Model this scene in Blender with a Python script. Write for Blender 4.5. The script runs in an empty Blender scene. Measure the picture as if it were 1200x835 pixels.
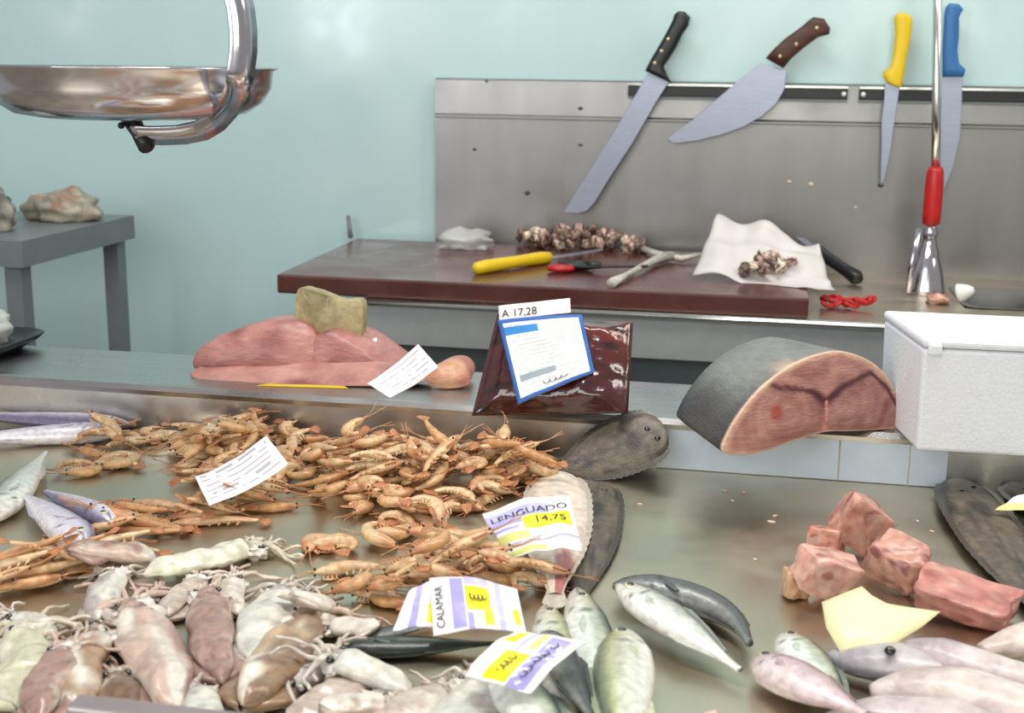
import bpy, bmesh, math, random
from mathutils import Vector, Matrix, noise
C = bpy.context.scene.collection
SC = bpy.context.scene
PI = math.pi
rad = math.radians

# ------------------------------------------------------------------ camera
FPX = 1500.0
CAM = Vector((0, 0, 1.35))
CM = (Matrix.Rotation(rad(11), 3, 'Z') @ Matrix.Rotation(PI/2 - math.atan(342.5/FPX), 3, 'X')
      @ Matrix.Rotation(rad(.75), 3, 'Z'))
cd = bpy.data.cameras.new('camera'); cam = bpy.data.objects.new('camera', cd); C.objects.link(cam)
cd.sensor_width = 36; cd.lens = 36*FPX/1200; cd.clip_start = .02
cam.matrix_world = Matrix.Translation(CAM) @ CM.to_4x4()
cd.dof.use_dof = True; cd.dof.focus_distance = 1.5; cd.dof.aperture_fstop = 8.0
SC.camera = cam
SC.view_settings.view_transform = 'Standard'; SC.view_settings.look = 'None'
SC.view_settings.exposure = 0.0; SC.view_settings.gamma = 1.0
SC.view_settings.use_curve_mapping = False

# ------------------------------------------------------------------ light
w = bpy.data.worlds.new('world'); SC.world = w; w.use_nodes = True
bg = w.node_tree.nodes['Background']; bg.inputs[0].default_value = (1, .985, .96, 1); bg.inputs[1].default_value = .36
def area(name, loc, target, sx, sy, power, col):
    l = bpy.data.lights.new(name, 'AREA'); l.shape = 'RECTANGLE'; l.size = sx; l.size_y = sy
    l.energy = power; l.color = col
    o = bpy.data.objects.new(name, l); C.objects.link(o); o.location = loc
    o.rotation_euler = (Vector(target) - Vector(loc)).to_track_quat('-Z', 'Y').to_euler()
    return o
area('ceiling_light', (-.3, 1.3, 3.3), (-.2, 1.5, .9), 2.2, .5, 52, (1, .97, .92))
area('ceiling_light', (1.9, 1.6, 3.0), (.2, 1.9, .9), .6, 2.0, 30, (1, .96, .86))
area('daylight_window', (-1.6, -2.4, 2.9), (-.2, 1.8, 1.0), 2.4, 1.5, 46, (.93, .97, 1))
# window panes of the market front, seen mirrored in the glossy wall
for wx, wz, ww, wh, pw in ((-2.79, 1.85, .42, .92, 18), (-2.18, 1.82, .36, .98, 6), (-1.60, 1.80, .32, 1.0, 5), (.35, 1.82, 2.1, 1.0, 30), (-4.70, 1.88, .2, .9, 4)):
    area('shopfront_pane', (wx, -2.5, wz), (wx, 0, wz), ww, wh, pw, (.95, 1, .86) if wx > -2.5 else (.95, .98, 1))

# ------------------------------------------------------------------ pixel -> place
def ray(px, py): return CM @ Vector(((px-600)/FPX, -(py-417.5)/FPX, -1))
def az(px, py, z): d = ray(px, py); return CAM + d*((z-CAM.z)/d.z)
def ay(px, py, y): d = ray(px, py); return CAM + d*(y/d.y)
class Plane:
    def __init__(s, p, n): s.p = Vector(p); s.n = Vector(n).normalized()
    def at(s, px, py, off=0):
        d = ray(px, py); p = s.p + s.n*off
        return CAM + d*((p-CAM).dot(s.n)/d.dot(s.n))
TR = .85; YR = 1.5725; ZS = .9165; YB = 2.30; YW = 2.90
ZB = ay(800, 368, YB).z

# ------------------------------------------------------------------ helpers
def lin(h):
    if isinstance(h, str):
        h = h.lstrip('#'); v = [int(h[i:i+2], 16)/255 for i in (0, 2, 4)]
    else: v = [x/255 for x in h]
    return tuple((x/12.92 if x <= .04045 else ((x+.055)/1.055)**2.4) for x in v)
def mix(a, b, t):
    t = max(0, min(1, t)); return tuple(a[i]*(1-t)+b[i]*t for i in range(3))
def sst(a, b, x):
    t = max(0, min(1, (x-a)/(b-a))); return t*t*(3-2*t)
def interp(keys, t):
    if t <= keys[0][0]: return keys[0][1]
    for i in range(len(keys)-1):
        a, b = keys[i], keys[i+1]
        if t <= b[0]:
            p0 = keys[i-1][1] if i > 0 else a[1]; p3 = keys[i+2][1] if i+2 < len(keys) else b[1]
            u = (t-a[0])/(b[0]-a[0])
            m = .5*((2*a[1]) + (b[1]-p0)*u + (2*p0-5*a[1]+4*b[1]-p3)*u*u + (-p0+3*a[1]-3*b[1]+p3)*u**3)
            return m
    return keys[-1][1]
def nz(x, y=0, z=0, s=1): return noise.noise(Vector((x*s, y*s, z*s)))

def material(name, col=None, rough=.5, metal=0, coat=0, coat_r=.1, vcol=False, var=.12, vscale=30, bump=.0,
             bscale=60, sss=0, alpha=1, trans=0, aniso=0, stretch=(1, 1, 1), rvar=0, spec=.5, emis=None):
    m = bpy.data.materials.new(name); m.use_nodes = True; nt = m.node_tree; N = nt.nodes; L = nt.links
    b = N['Principled BSDF']
    tc = N.new('ShaderNodeTexCoord'); mp = N.new('ShaderNodeMapping'); mp.inputs['Scale'].default_value = stretch
    L.new(tc.outputs['Object'], mp.inputs[0])
    n1 = N.new('ShaderNodeTexNoise'); n1.inputs['Scale'].default_value = vscale; n1.inputs['Detail'].default_value = 6
    L.new(mp.outputs[0], n1.inputs['Vector'])
    mr = N.new('ShaderNodeMapRange'); mr.inputs[1].default_value = .3; mr.inputs[2].default_value = .7
    mr.inputs[3].default_value = 1-var; mr.inputs[4].default_value = 1+var
    L.new(n1.outputs[0], mr.inputs[0])
    mx = N.new('ShaderNodeVectorMath'); mx.operation = 'SCALE'
    if vcol:
        at = N.new('ShaderNodeAttribute'); at.attribute_name = 'Col'; L.new(at.outputs['Color'], mx.inputs[0])
    else: mx.inputs[0].default_value = col
    L.new(mr.outputs[0], mx.inputs['Scale']); L.new(mx.outputs[0], b.inputs['Base Color'])
    b.inputs['Roughness'].default_value = rough; b.inputs['Metallic'].default_value = metal
    b.inputs['Coat Weight'].default_value = coat; b.inputs['Coat Roughness'].default_value = coat_r
    b.inputs['Specular IOR Level'].default_value = spec
    if sss:
        b.inputs['Subsurface Weight'].default_value = sss; b.inputs['Subsurface Scale'].default_value = .004
        b.inputs['Subsurface Radius'].default_value = (1, .5, .3)
    b.inputs['Alpha'].default_value = alpha; b.inputs['Transmission Weight'].default_value = trans
    if rvar:
        n3 = N.new('ShaderNodeTexNoise'); n3.inputs['Scale'].default_value = 9; n3.inputs['Detail'].default_value = 8
        L.new(tc.outputs['Object'], n3.inputs['Vector'])
        r2 = N.new('ShaderNodeMapRange'); r2.inputs[1].default_value = .35; r2.inputs[2].default_value = .65
        r2.inputs[3].default_value = max(.03, rough-rvar); r2.inputs[4].default_value = rough+rvar
        L.new(n3.outputs[0], r2.inputs[0]); L.new(r2.outputs[0], b.inputs['Roughness'])
    if bump:
        n2 = N.new('ShaderNodeTexNoise'); n2.inputs['Scale'].default_value = bscale; n2.inputs['Detail'].default_value = 4
        L.new(mp.outputs[0], n2.inputs['Vector'])
        bp = N.new('ShaderNodeBump'); bp.inputs['Strength'].default_value = bump; bp.inputs['Distance'].default_value = .003
        L.new(n2.outputs[0], bp.inputs['Height']); L.new(bp.outputs[0], b.inputs['Normal'])
    return m
M = {}
M['flesh'] = material('wet_flesh', vcol=True, rough=.42, coat=.3, coat_r=.15, var=.2, vscale=85, bump=.4, bscale=170, sss=.12)
M['meat'] = material('cut_fish_meat', vcol=True, rough=.5, coat=.22, coat_r=.2, var=.16, vscale=55, bump=.5, bscale=120, sss=.08, stretch=(1, 1, 3))
M['skin'] = material('wet_fish_skin', vcol=True, rough=.34, coat=.35, coat_r=.12, var=.20, vscale=140, bump=.2, bscale=400, metal=.2)
M['shell'] = material('prawn_shell', vcol=True, rough=.36, coat=.25, coat_r=.15, var=.24, vscale=110, bump=.35, bscale=260, sss=.15)
M['solemat'] = material('matte_sole_skin', vcol=True, rough=.5, coat=.15, coat_r=.2, var=.3, vscale=90, bump=.4, bscale=300)
M['squid'] = material('squid_skin', vcol=True, rough=.32, coat=.45, coat_r=.1, var=.20, vscale=95, bump=.45, bscale=100, sss=.15)
M['dry'] = material('rough_scrap', vcol=True, rough=.6, coat=.2, var=.2, vscale=90, bump=.4, bscale=150)
M['paper'] = material('paper', vcol=True, rough=.6, var=.03, vscale=40, bump=.1, bscale=60, coat=.15)
M['steel'] = material('brushed_steel', (.50, .49, .485), rough=.30, metal=1, var=.10, vscale=6, rvar=.08, stretch=(1, 30, 1), bump=.05, bscale=60)
M['tray'] = material('wet_tray_steel', (.60, .54, .42), rough=.38, metal=1, var=.08, vscale=5, rvar=.10, bump=.06, bscale=14)
M['panel'] = material('splashback_steel', (.30, .288, .292), rough=.36, metal=1, var=.05, vscale=3, rvar=.05, stretch=(6, 1, 1))
M['lip'] = material('polished_steel', (.72, .71, .70), rough=.18, metal=1, var=.06, vscale=8, rvar=.05)
M['chrome'] = material('chrome', (.60, .575, .63), rough=.17, metal=1, var=.04, vscale=8, rvar=.03)
M['darksteel'] = material('grey_painted_steel', lin('6c7375'), rough=.4, var=.08, vscale=12)
M['blade'] = material('knife_blade', lin('9ea2b4'), rough=.32, metal=.65, var=.05, vscale=20, stretch=(1, 1, 8))
M['black'] = material('black_plastic', lin('17181b'), rough=.35, var=.1)
M['yellow'] = material('yellow_plastic', lin('e3c01a'), rough=.38, var=.05)
M['blue'] = material('blue_plastic', lin('2f6ca8'), rough=.4, var=.06)
M['red'] = material('red_plastic', lin('b3161a'), rough=.35, var=.1)
M['wood'] = material('dark_wood', lin('4a2a20'), rough=.5, var=.35, vscale=25, stretch=(1, 1, 6))
M['brass'] = material('rivet_metal', lin('c9b79a'), rough=.3, metal=.8, var=.05)
M['board'] = material('brown_cutting_board', lin('552d28'), rough=.30, var=.16, vscale=14, rvar=.08, bump=.1, bscale=40, coat=.15)
M['foam'] = material('white_foam', lin('e6e8ef'), rough=.75, var=.025, vscale=60, bump=.35, bscale=220)
M['film'] = material('cloudy_plastic_film', lin('d8dad6'), rough=.3, var=.05, alpha=.55, coat=.4, bump=.6, bscale=40)
M['bag'] = material('vacuum_bag', vcol=True, rough=.16, var=.25, vscale=28, coat=1, coat_r=.06, bump=.7, bscale=38)
M['ink'] = material('ink', lin('26243c'), rough=.6, var=.02)
M['eye'] = material('eye_black', lin('0b0b0d'), rough=.08, coat=1, var=.02)
M['gold'] = material('yellow_fin', lin('b9a24a'), rough=.4, var=.1)
M['white'] = material('white_plastic', lin('e4e4e2'), rough=.45, var=.03)
M['floor'] = material('floor_tile', lin('7c7872'), rough=.4, var=.15, vscale=6)
# glossy painted glass wall
M['wall'] = material('glossy_mint_wall', lin('b4cfd0'), rough=.17, var=.03, vscale=2, spec=.5, rvar=.05)

class MB:
    def __init__(s): s.v = []; s.f = []; s.c = []; s.fc = {}
    def vert(s, p, c=(.5, .5, .5)): s.v.append(Vector(p)); s.c.append(c); return len(s.v)-1
    def face(s, idx, col=None):
        s.f.append(tuple(idx))
        if col is not None: s.fc[len(s.f)-1] = col
    def loft(s, rings, cols=None, caps=(True, True), closed=True):
        n = len(rings[0]); base = len(s.v)
        for i, r in enumerate(rings):
            for j, p in enumerate(r): s.vert(p, cols[i][j] if cols else (.5, .5, .5))
        for i in range(len(rings)-1):
            for j in range(n if closed else n-1):
                a = base+i*n+j; b = base+i*n+(j+1) % n
                s.face((a, b, b+n, a+n))
        if closed:
            if caps[0]: s.face([base+j for j in range(n)][::-1])
            if caps[1]: s.face([base+(len(rings)-1)*n+j for j in range(n)])
    def tube(s, pts, radii, n=8, col=(.5, .5, .5), flat=1.0, up=None, cols=None):
        pts = [Vector(p) for p in pts]; rings = []; cc = []
        if not hasattr(radii, '__len__'): radii = [radii]*len(pts)
        upv = Vector(up) if up else None
        for i, p in enumerate(pts):
            t = (pts[min(i+1, len(pts)-1)] - pts[max(i-1, 0)]).normalized()
            u = upv or (Vector((0, 0, 1)) if abs(t.z) < .9 else Vector((0, 1, 0)))
            r = t.cross(u).normalized(); q = r.cross(t).normalized()
            rings.append([p + r*math.cos(2*PI*k/n)*radii[i] + q*math.sin(2*PI*k/n)*radii[i]*flat for k in range(n)])
            cc.append([cols[i] if cols else col]*n)
        s.loft(rings, cc)
    def box(s, lo, hi, col=(.5, .5, .5)):
        x0, y0, z0 = lo; x1, y1, z1 = hi
        b = [s.vert(p, col) for p in [(x0, y0, z0), (x1, y0, z0), (x1, y1, z0), (x0, y1, z0), (x0, y0, z1), (x1, y0, z1), (x1, y1, z1), (x0, y1, z1)]]
        for q in [(0, 3, 2, 1), (4, 5, 6, 7), (0, 1, 5, 4), (1, 2, 6, 5), (2, 3, 7, 6), (3, 0, 4, 7)]: s.face([b[k] for k in q])
    def lathe(s, prof, n=32, col=(.5, .5, .5), cx=0, cy=0):
        s.loft([[(cx+r*math.cos(2*PI*k/n), cy+r*math.sin(2*PI*k/n), z) for k in range(n)] for r, z in prof], [[col]*n]*len(prof))
    def prism(s, pts, nrm, th, col=(.5, .5, .5)):
        nrm = Vector(nrm).normalized()*th; n = len(pts)
        a = [s.vert(Vector(p), col) for p in pts]; b = [s.vert(Vector(p)+nrm, col) for p in pts]
        s.face(a[::-1]); s.face(b)
        for i in range(n): j = (i+1) % n; s.face((a[i], a[j], b[j], b[i]))
    def blob(s, c, r, seed=0, amp=.25, ns=2.0, col=None, nu=16, nv=12, sq=1.0, colf=None):
        c = Vector(c); rings = []; cols = []
        pw = lambda x: math.copysign(abs(x)**sq, x)
        for i in range(nv+1):
            th = PI*(i+.02)/(nv+.04); ring = []; cc = []
            for j in range(nu):
                ph = 2*PI*j/nu
                d = Vector((pw(math.sin(th))*pw(math.cos(ph)), pw(math.sin(th))*pw(math.sin(ph)), pw(math.cos(th))))
                k = 1+amp*noise.noise(d*ns+Vector((seed*7.3, seed*1.7, 0)))
                ring.append(c+Vector((d.x*r[0], d.y*r[1], d.z*r[2]))*k)
                cc.append(colf(d, k) if colf else col)
            rings.append(ring); cols.append(cc)
        s.loft(rings, cols)
    def build(s, name, mat, parent=None, smooth=True, loc=None, rot=None, bevel=0, sub=0, autos=None):
        me = bpy.data.meshes.new(name); me.from_pydata([tuple(p) for p in s.v], [], s.f)
        bm = bmesh.new(); bm.from_mesh(me)
        if not s.fc: bmesh.ops.recalc_face_normals(bm, faces=bm.faces)
        bm.to_mesh(me); bm.free()
        ca = me.color_attributes.new('Col', 'FLOAT_COLOR', 'CORNER')
        k = 0; buf = []
        for i, p in enumerate(me.polygons):
            for vi in p.vertices:
                c = s.fc.get(i, s.c[vi]); buf += [c[0], c[1], c[2], 1]
        ca.data.foreach_set('color', buf)
        me.materials.append(M[mat] if isinstance(mat, str) else mat)
        if smooth: me.polygons.foreach_set('use_smooth', [True]*len(me.polygons))
        me.update()
        o = bpy.data.objects.new(name, me); C.objects.link(o)
        if parent: o.parent = parent
        if loc is not None: o.location = loc
        if rot is not None: o.rotation_euler = rot
        if bevel:
            b = o.modifiers.new('b', 'BEVEL'); b.width = bevel; b.segments = 2; b.limit_method = 'ANGLE'; b.angle_limit = rad(40)
        if sub:
            q = o.modifiers.new('s', 'SUBSURF'); q.levels = sub; q.render_levels = sub
        if smooth and autos:
            for e in [0]: me.set_sharp_from_angle(angle=rad(autos))
        return o
def tag(o, label, cat, group=None, kind=None):
    if label: o['label'] = label
    if cat: o['category'] = cat
    if group: o['group'] = group
    if kind: o['kind'] = kind
    return o
def thing(name, label, cat, loc=(0, 0, 0), rot=(0, 0, 0), group=None):
    o = bpy.data.objects.new(name, None); C.objects.link(o); o.location = loc; o.rotation_euler = rot
    o.empty_display_size = .05
    return tag(o, label, cat, group)
def local(mb, o):      # move world verts into the frame of a thing placed by location only
    l = Vector(o.location)
    mb.v = [v-l for v in mb.v]; return mb
def copy_tree(o, parent=None):
    c = o.copy(); C.objects.link(c); c.parent = parent
    for ch in o.children: copy_tree(ch, c)
    return c
def text_mesh(body, size):
    cu = bpy.data.curves.new('t', 'FONT'); cu.body = body; cu.size = size; cu.resolution_u = 3
    cu.align_x = 'LEFT'; cu.extrude = 0
    o = bpy.data.objects.new('t', cu); C.objects.link(o)
    bpy.context.view_layer.update()
    me = bpy.data.meshes.new_from_object(o.evaluated_get(bpy.context.evaluated_depsgraph_get()))
    vs = [tuple(v.co) for v in me.vertices]; fs = [tuple(p.vertices) for p in me.polygons]
    bpy.data.objects.remove(o); bpy.data.curves.remove(cu); bpy.data.meshes.remove(me)
    return vs, fs

# ------------------------------------------------------------------ setting
def struct(o): o['kind'] = 'structure'; return o
mb = MB(); mb.box((-3.4, -3.2, -.05), (2.6, YW+.1, 0)); struct(mb.build('floor', 'floor', smooth=False))
mb = MB(); mb.box((-3.4, YW, 0), (2.6, YW+.1, 3.0)); struct(mb.build('wall_back', 'wall', smooth=False))

# ------------------------------------------------------------------ fish counter
YF = az(100, 822, TR+.02).y
ctr = thing('display_counter', 'long stainless steel fish display counter with low tray and raised rear shelf', 'counter', (0, 1.2, 0))
X0, X1 = -1.75, 1.15
def cbox(name, lo, hi, mat, par, off=(0, 1.2, 0), bev=0, smooth=False):
    m = MB(); m.box([lo[i]-off[i] for i in range(3)], [hi[i]-off[i] for i in range(3)])
    return m.build(name, mat, par, smooth=smooth, bevel=bev)
cbox('tray_floor', (X0, .60, TR-.012), (X1, YR, TR), 'tray', ctr)
cbox('riser', (X0, YR, TR-.012), (X1, YR+.012, ZS-.004), 'steel', ctr)
m = MB()   # shelf with a rolled front lip
prof = [(YR-.004, ZS-.014), (YR-.007, ZS-.007), (YR-.002, ZS-.0005), (YR+.006, ZS), (1.752, ZS), (1.758, ZS-.004), (1.758, ZS-.03), (1.75, ZS-.03), (1.75, ZS-.012), (YR+.008, ZS-.012)]
m.loft([[(x, y-1.2, z) for y, z in prof] for x in (X0, X1)]); m.build('shelf', 'steel', ctr, smooth=False)
cbox('front_panel', (X0, .60, .06), (X1, .615, TR-.012), 'steel', ctr)
cbox('back_panel', (X0, 1.735, .06), (X1, 1.75, ZS-.012), 'steel', ctr)
cbox('plinth', (X0, .66, 0), (X1, 1.70, .06), 'darksteel', ctr)
M['rimglass'] = material('guard_rim', lin('a39a9d'), rough=.2, metal=.3, coat=.5, var=.05)
pr = az(150, 818, TR+.075)
cbox('guard_rail', (az(90, 815, TR+.075).x, pr.y-.02, TR+.069), (X1, pr.y, TR+.075), 'rimglass', ctr, bev=.002)
for gx in (az(93, 815, TR+.075).x, .35, X1-.02): cbox('rail_post', (gx-.002, pr.y-.016, TR-.001), (gx+.006, pr.y-.004, TR+.070), 'rimglass', ctr)
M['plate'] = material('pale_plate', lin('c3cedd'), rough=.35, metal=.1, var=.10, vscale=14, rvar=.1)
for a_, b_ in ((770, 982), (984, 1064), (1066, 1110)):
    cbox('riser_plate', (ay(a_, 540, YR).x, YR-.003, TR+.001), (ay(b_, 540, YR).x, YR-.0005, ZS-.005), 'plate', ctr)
# ------------------------------------------------------------------ workbench
XB0 = az(424, 352, ZB).x; XB1 = 1.30
wb = thing('workbench', 'stainless steel workbench with bright front edge behind the fish counter', 'workbench', (.2, 2.6, 0))
o_ = (.2, 2.6, 0)
SX0, SX1 = az(1118, 345, ZB).x, 1.0
sy0, sy1 = az(1150, 362, ZB).y, az(1150, 338, ZB).y
cbox('worktop', (XB0, YB, ZB-.018), (SX0, YW-.02, ZB), 'tray', wb, o_)
cbox('worktop', (SX1, YB, ZB-.018), (XB1, YW-.02, ZB), 'tray', wb, o_)
cbox('worktop', (SX0, YB, ZB-.018), (SX1, sy0, ZB), 'tray', wb, o_)
cbox('worktop', (SX0, sy1, ZB-.018), (SX1, YW-.02, ZB), 'tray', wb, o_)
m = MB()   # sink basin
def rr(x0, x1, y0, y1, z, r, n=5):
    pts = []
    for cx, cy, a0 in ((x1-r, y1-r, 0), (x0+r, y1-r, 90), (x0+r, y0+r, 180), (x1-r, y0+r, 270)):
        for k in range(n+1): a = rad(a0+90*k/n); pts.append((cx+r*math.cos(a)-.2, cy+r*math.sin(a)-2.6, z))
    return pts
m.loft([rr(SX0, SX1, sy0, sy1, ZB+.002, .03), rr(SX0+.012, SX1-.012, sy0+.012, sy1-.012, ZB+.001, .03), rr(SX0+.02, SX1-.02, sy0+.02, sy1-.02, ZB-.15, .04), rr(SX0+.1, SX1-.1, sy0+.05, sy1-.05, ZB-.16, .02)], caps=(False, True))
m.build('sink_basin', 'steel', wb, smooth=True, autos=40)
m = MB()
prof = [(YB, ZB-.012), (YB-.012, ZB-.010), (YB-.016, ZB-.003), (YB-.010, ZB+.003), (YB, ZB+.002)]
m.loft([[(x-.2, y-2.6, z) for y, z in prof] for x in (XB0, XB1)]); m.build('front_edge', 'lip', wb)
M['satin'] = material('satin_steel', (.42, .43, .43), rough=.6, metal=.6, var=.05)
cbox('apron', (XB0, YB-.001, ZB-.085), (XB1, YB+.015, ZB-.012), 'satin', wb, o_)
cbox('side_panel', (XB0, YB+.015, ZB-.085), (XB0+.015, YW-.02, ZB-.018), 'steel', wb, o_)
cbox('front_panel', (XB0+.03, YB+.05, .12), (XB1, YB+.065, ZB-.085), 'darksteel', wb, o_)
for x in (XB0+.04, XB1-.04):
    for y in (YB+.10, YW-.06): cbox('leg', (x-.02, y-.02, 0), (x+.02, y+.02, ZB-.02), 'steel', wb, o_)
# splashback: sheet with a folded upper band
zc, zt = ay(510, 136, YW).z, ay(510, 91, YW).z
XP = ay(510, 200, YW-.02).x
spb = thing('splashback', 'tall brushed steel splashback panel on the wall behind the workbench', 'splashback', (XP, YW, ZB))
m = MB(); prof = [(-.02, 0), (-.02, zc-ZB-.002), (-.026, zc-ZB), (-.026, zc-ZB+.004), (-.021, zc-ZB+.008), (-.018, zt-ZB-.004), (-.012, zt-ZB), (-.002, zt-ZB), (-.002, 0)]
m.loft([[(x, y, z) for y, z in prof] for x in (0, XB1-XP)]); m.build('steel_sheet', 'panel', spb, smooth=False)
def at_wall(px, py, off=.02): return ay(px, py, YW-off)
for px, py, r in ((556, 175, .004), (680, 170, .004), (618, 226, .006), (680, 127, .005), (925, 213, .005), (950, 216, .006), (1003, 243, .004), (1032, 217, .006), (570, 95, .003)):
    m = MB(); p = at_wall(px, py, .0215)
    pale = px in (925, 950, 1003)
    m.blob(p, (r, .0015, r*.7), px, .6, 3, lin('c9b9a8') if pale else lin('3a2c2c')); local(m, spb)
    m.build('splash_mark', 'dry', spb)

# magnetic knife racks
def prism_obj(name, mat, pix, off, th, parent, plane_y=YW, bevel=0, sub=False):
    m = MB(); pts = [ay(px, py, plane_y-off) for px, py in pix]
    m.prism(pts, (0, -1, 0), th); local(m, parent)
    return m.build(name, mat, parent, smooth=False, bevel=bevel)
zk0, zk1 = ay(1100, 121, YW-.03).z, ay(1100, 103, YW-.03).z
xj = ay(1000, 110, YW-.03).x
for i, (a, b, lab) in enumerate(((ay(736, 108, YW-.03).x, xj-.012, 'dark magnetic knife rack holding the two largest knives'), (xj+.012, XB1-.02, 'dark magnetic knife rack holding the yellow and blue knives'))):
    t = thing('knife_rack', lab, 'knife rack', (a, YW-.02, zk0), group=None)
    m = MB(); m.box((0, -.016, .004), (b-a, 0, zk1-zk0-.004)); m.build('magnet_strip', 'black', t, smooth=False, bevel=.002)
    m = MB(); m.box((0, -.018, zk1-zk0-.004), (b-a, 0, zk1-zk0)); m.build('rail', 'lip', t, smooth=False)
    m = MB(); m.box((0, -.018, 0), (b-a, 0, .004)); m.build('rail', 'darksteel', t, smooth=False)
    e = b-a-.008 if i == 0 else .008
    m = MB(); m.blob((e, -.018, (zk1-zk0)/2), (.005, .004, .005), 1, 0, 1, (.5,)*3); m.build('screw', 'white', t)
m = MB()   # thin gasket edge of the panel
# ------------------------------------------------------------------ knives on the rack
def loft_handle(name, mat, axis, parent, off, thick, tilt=0):
    """axis: list of (left px, right px) outline pairs; oval cross sections standing off the wall"""
    m = MB(); rings = []
    n = 14
    for (a, b) in axis:
        A = ay(a[0], a[1], YW-off); B = ay(b[0], b[1], YW-off); c = (A+B)/2; h = (B-A)/2
        rings.append([c+h*math.copysign(abs(math.cos(2*PI*k/n))**.7, math.cos(2*PI*k/n))+Vector((0, -1, 0))*thick*math.copysign(abs(math.sin(2*PI*k/n))**.7, math.sin(2*PI*k/n)) for k in range(n)])
    m.loft(rings); local(m, parent); return m.build(name, mat, parent)
def knife(label, blade, handle, hmat, rivets=(), off=.047):
    t = thing('knife', label, 'knife', ay(blade[0][0], blade[0][1], YW-off))
    # blade: bevelled prism, thin
    m = MB(); pts = [ay(x, y, YW-off) for x, y in blade]
    m.prism(pts, (0, -1, 0), .0025); local(m, t); m.build('blade', 'blade', t, smooth=False, bevel=.0008)
    loft_handle('handle', hmat, handle, t, off+.001, .011)
    for x, y in rivets:
        m = MB(); m.blob(ay(x, y, YW-off-.0115), (.0045, .003, .0045), 1, 0, 1, (.5,)*3); local(m, t); m.build('rivet', 'brass', t)
    return t
knife('long straight carving knife with black handle on the knife rack, leaning left',
      [(759, 86), (784, 96), (770, 118), (741, 168), (716, 206), (697, 237), (688, 247), (676, 250), (661, 249), (668, 236), (687, 206), (716, 160), (741, 118)],
      [((795, 13), (803, 14)), ((790, 17), (809, 20)), ((788, 24), (807, 30)), ((784, 32), (800, 40)), ((777, 45), (793, 55)), ((770, 57), (785, 68)), ((764, 67), (778, 78)), ((758, 78), (783, 90)), ((756, 83), (787, 97))], 'black', [(783, 46), (775, 60), (767, 74)])
knife('broad curved butcher knife with riveted dark wooden handle, widest blade on the rack',
      [(893, 74), (922, 84), (919, 105), (910, 121), (893, 136), (870, 149), (845, 158), (815, 165), (790, 168), (782, 163), (788, 157), (812, 140), (840, 116), (868, 92)],
      [((953, 20), (966, 22)), ((946, 25), (973, 33)), ((942, 29), (972, 40)), ((934, 35), (958, 44)), ((920, 45), (942, 56)), ((908, 56), (928, 68)), ((897, 68), (918, 80))], 'wood', [(914, 66), (933, 52), (957, 33)])
knife('narrow boning knife with bright yellow handle hanging on the rack',
      [(1037, 96), (1054, 102), (1051, 125), (1047, 150), (1043, 180), (1037, 208), (1032, 218), (1032, 195), (1033, 165), (1033, 140), (1036, 118)],
      [((1052, 15), (1064, 16)), ((1048, 20), (1069, 21)), ((1048, 27), (1069, 30)), ((1049, 40), (1067, 45)), ((1047, 60), (1063, 64)), ((1044, 78), (1060, 84)), ((1035, 84), (1058, 92)), ((1035, 91), (1057, 101)), ((1040, 97), (1054, 103))], 'yellow')
knife('long knife with blue handle at the right end of the rack',
      [(1104, 88), (1128, 88), (1127, 120), (1125, 160), (1117, 195), (1106, 222), (1101, 226), (1099, 200), (1100, 160), (1101, 120)],
      [((1112, 4), (1124, 5)), ((1108, 9), (1129, 11)), ((1106, 18), (1124, 20)), ((1105, 40), (1124, 40)), ((1104, 60), (1122, 60)), ((1104, 72), (1124, 74)), ((1104, 80), (1132, 82)), ((1104, 90), (1129, 90))], 'blue')

# ------------------------------------------------------------------ tap
pb = az(1084, 343, ZB)
tap = thing('tap', 'tall slender tap with red sleeve and flared chrome base beside the sink', 'tap', (pb.x, pb.y, ZB))
hz = lambda py: ay(1084, py, pb.y).z-ZB
m = MB(); R0 = .038
m.lathe([(R0, 0), (R0, .006), (R0*.97, .012), (R0*.80, hz(318)), (R0*.58, hz(302)), (R0*.52, hz(300)), (R0*.54, hz(295)), (R0*.38, hz(286)), (.013, hz(277)), (.016, hz(272)), (.011, hz(266)), (.010, hz(262))]); m.build('base', 'chrome', tap)
m = MB(); m.lathe([(.010, hz(264)), (.017, hz(262)), (.018, hz(250)), (.018, hz(215)), (.016, hz(200)), (.013, hz(195))], 20); m.build('grip_sleeve', 'red', tap)
m = MB(); q = ay(1100, -120, pb.y)-Vector(tap.location); m.tube([(0, 0, hz(196)), (q.x*.25, 0, hz(196)*.75+q.z*.25), (q.x, 0, q.z)], .0085, 12); m.build('riser_pipe', 'lip', tap)
m = MB(); a = ay(1078, 268, pb.y-.03)-Vector(tap.location); b = ay(1064, 348, pb.y-.045)-Vector(tap.location)
m.tube([a, a*.5+b*.5+Vector((-.004, 0, .003)), (b.x, b.y, .006)], [.007, .005, .007], 10); m.build('lever', 'chrome', tap)

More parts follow.
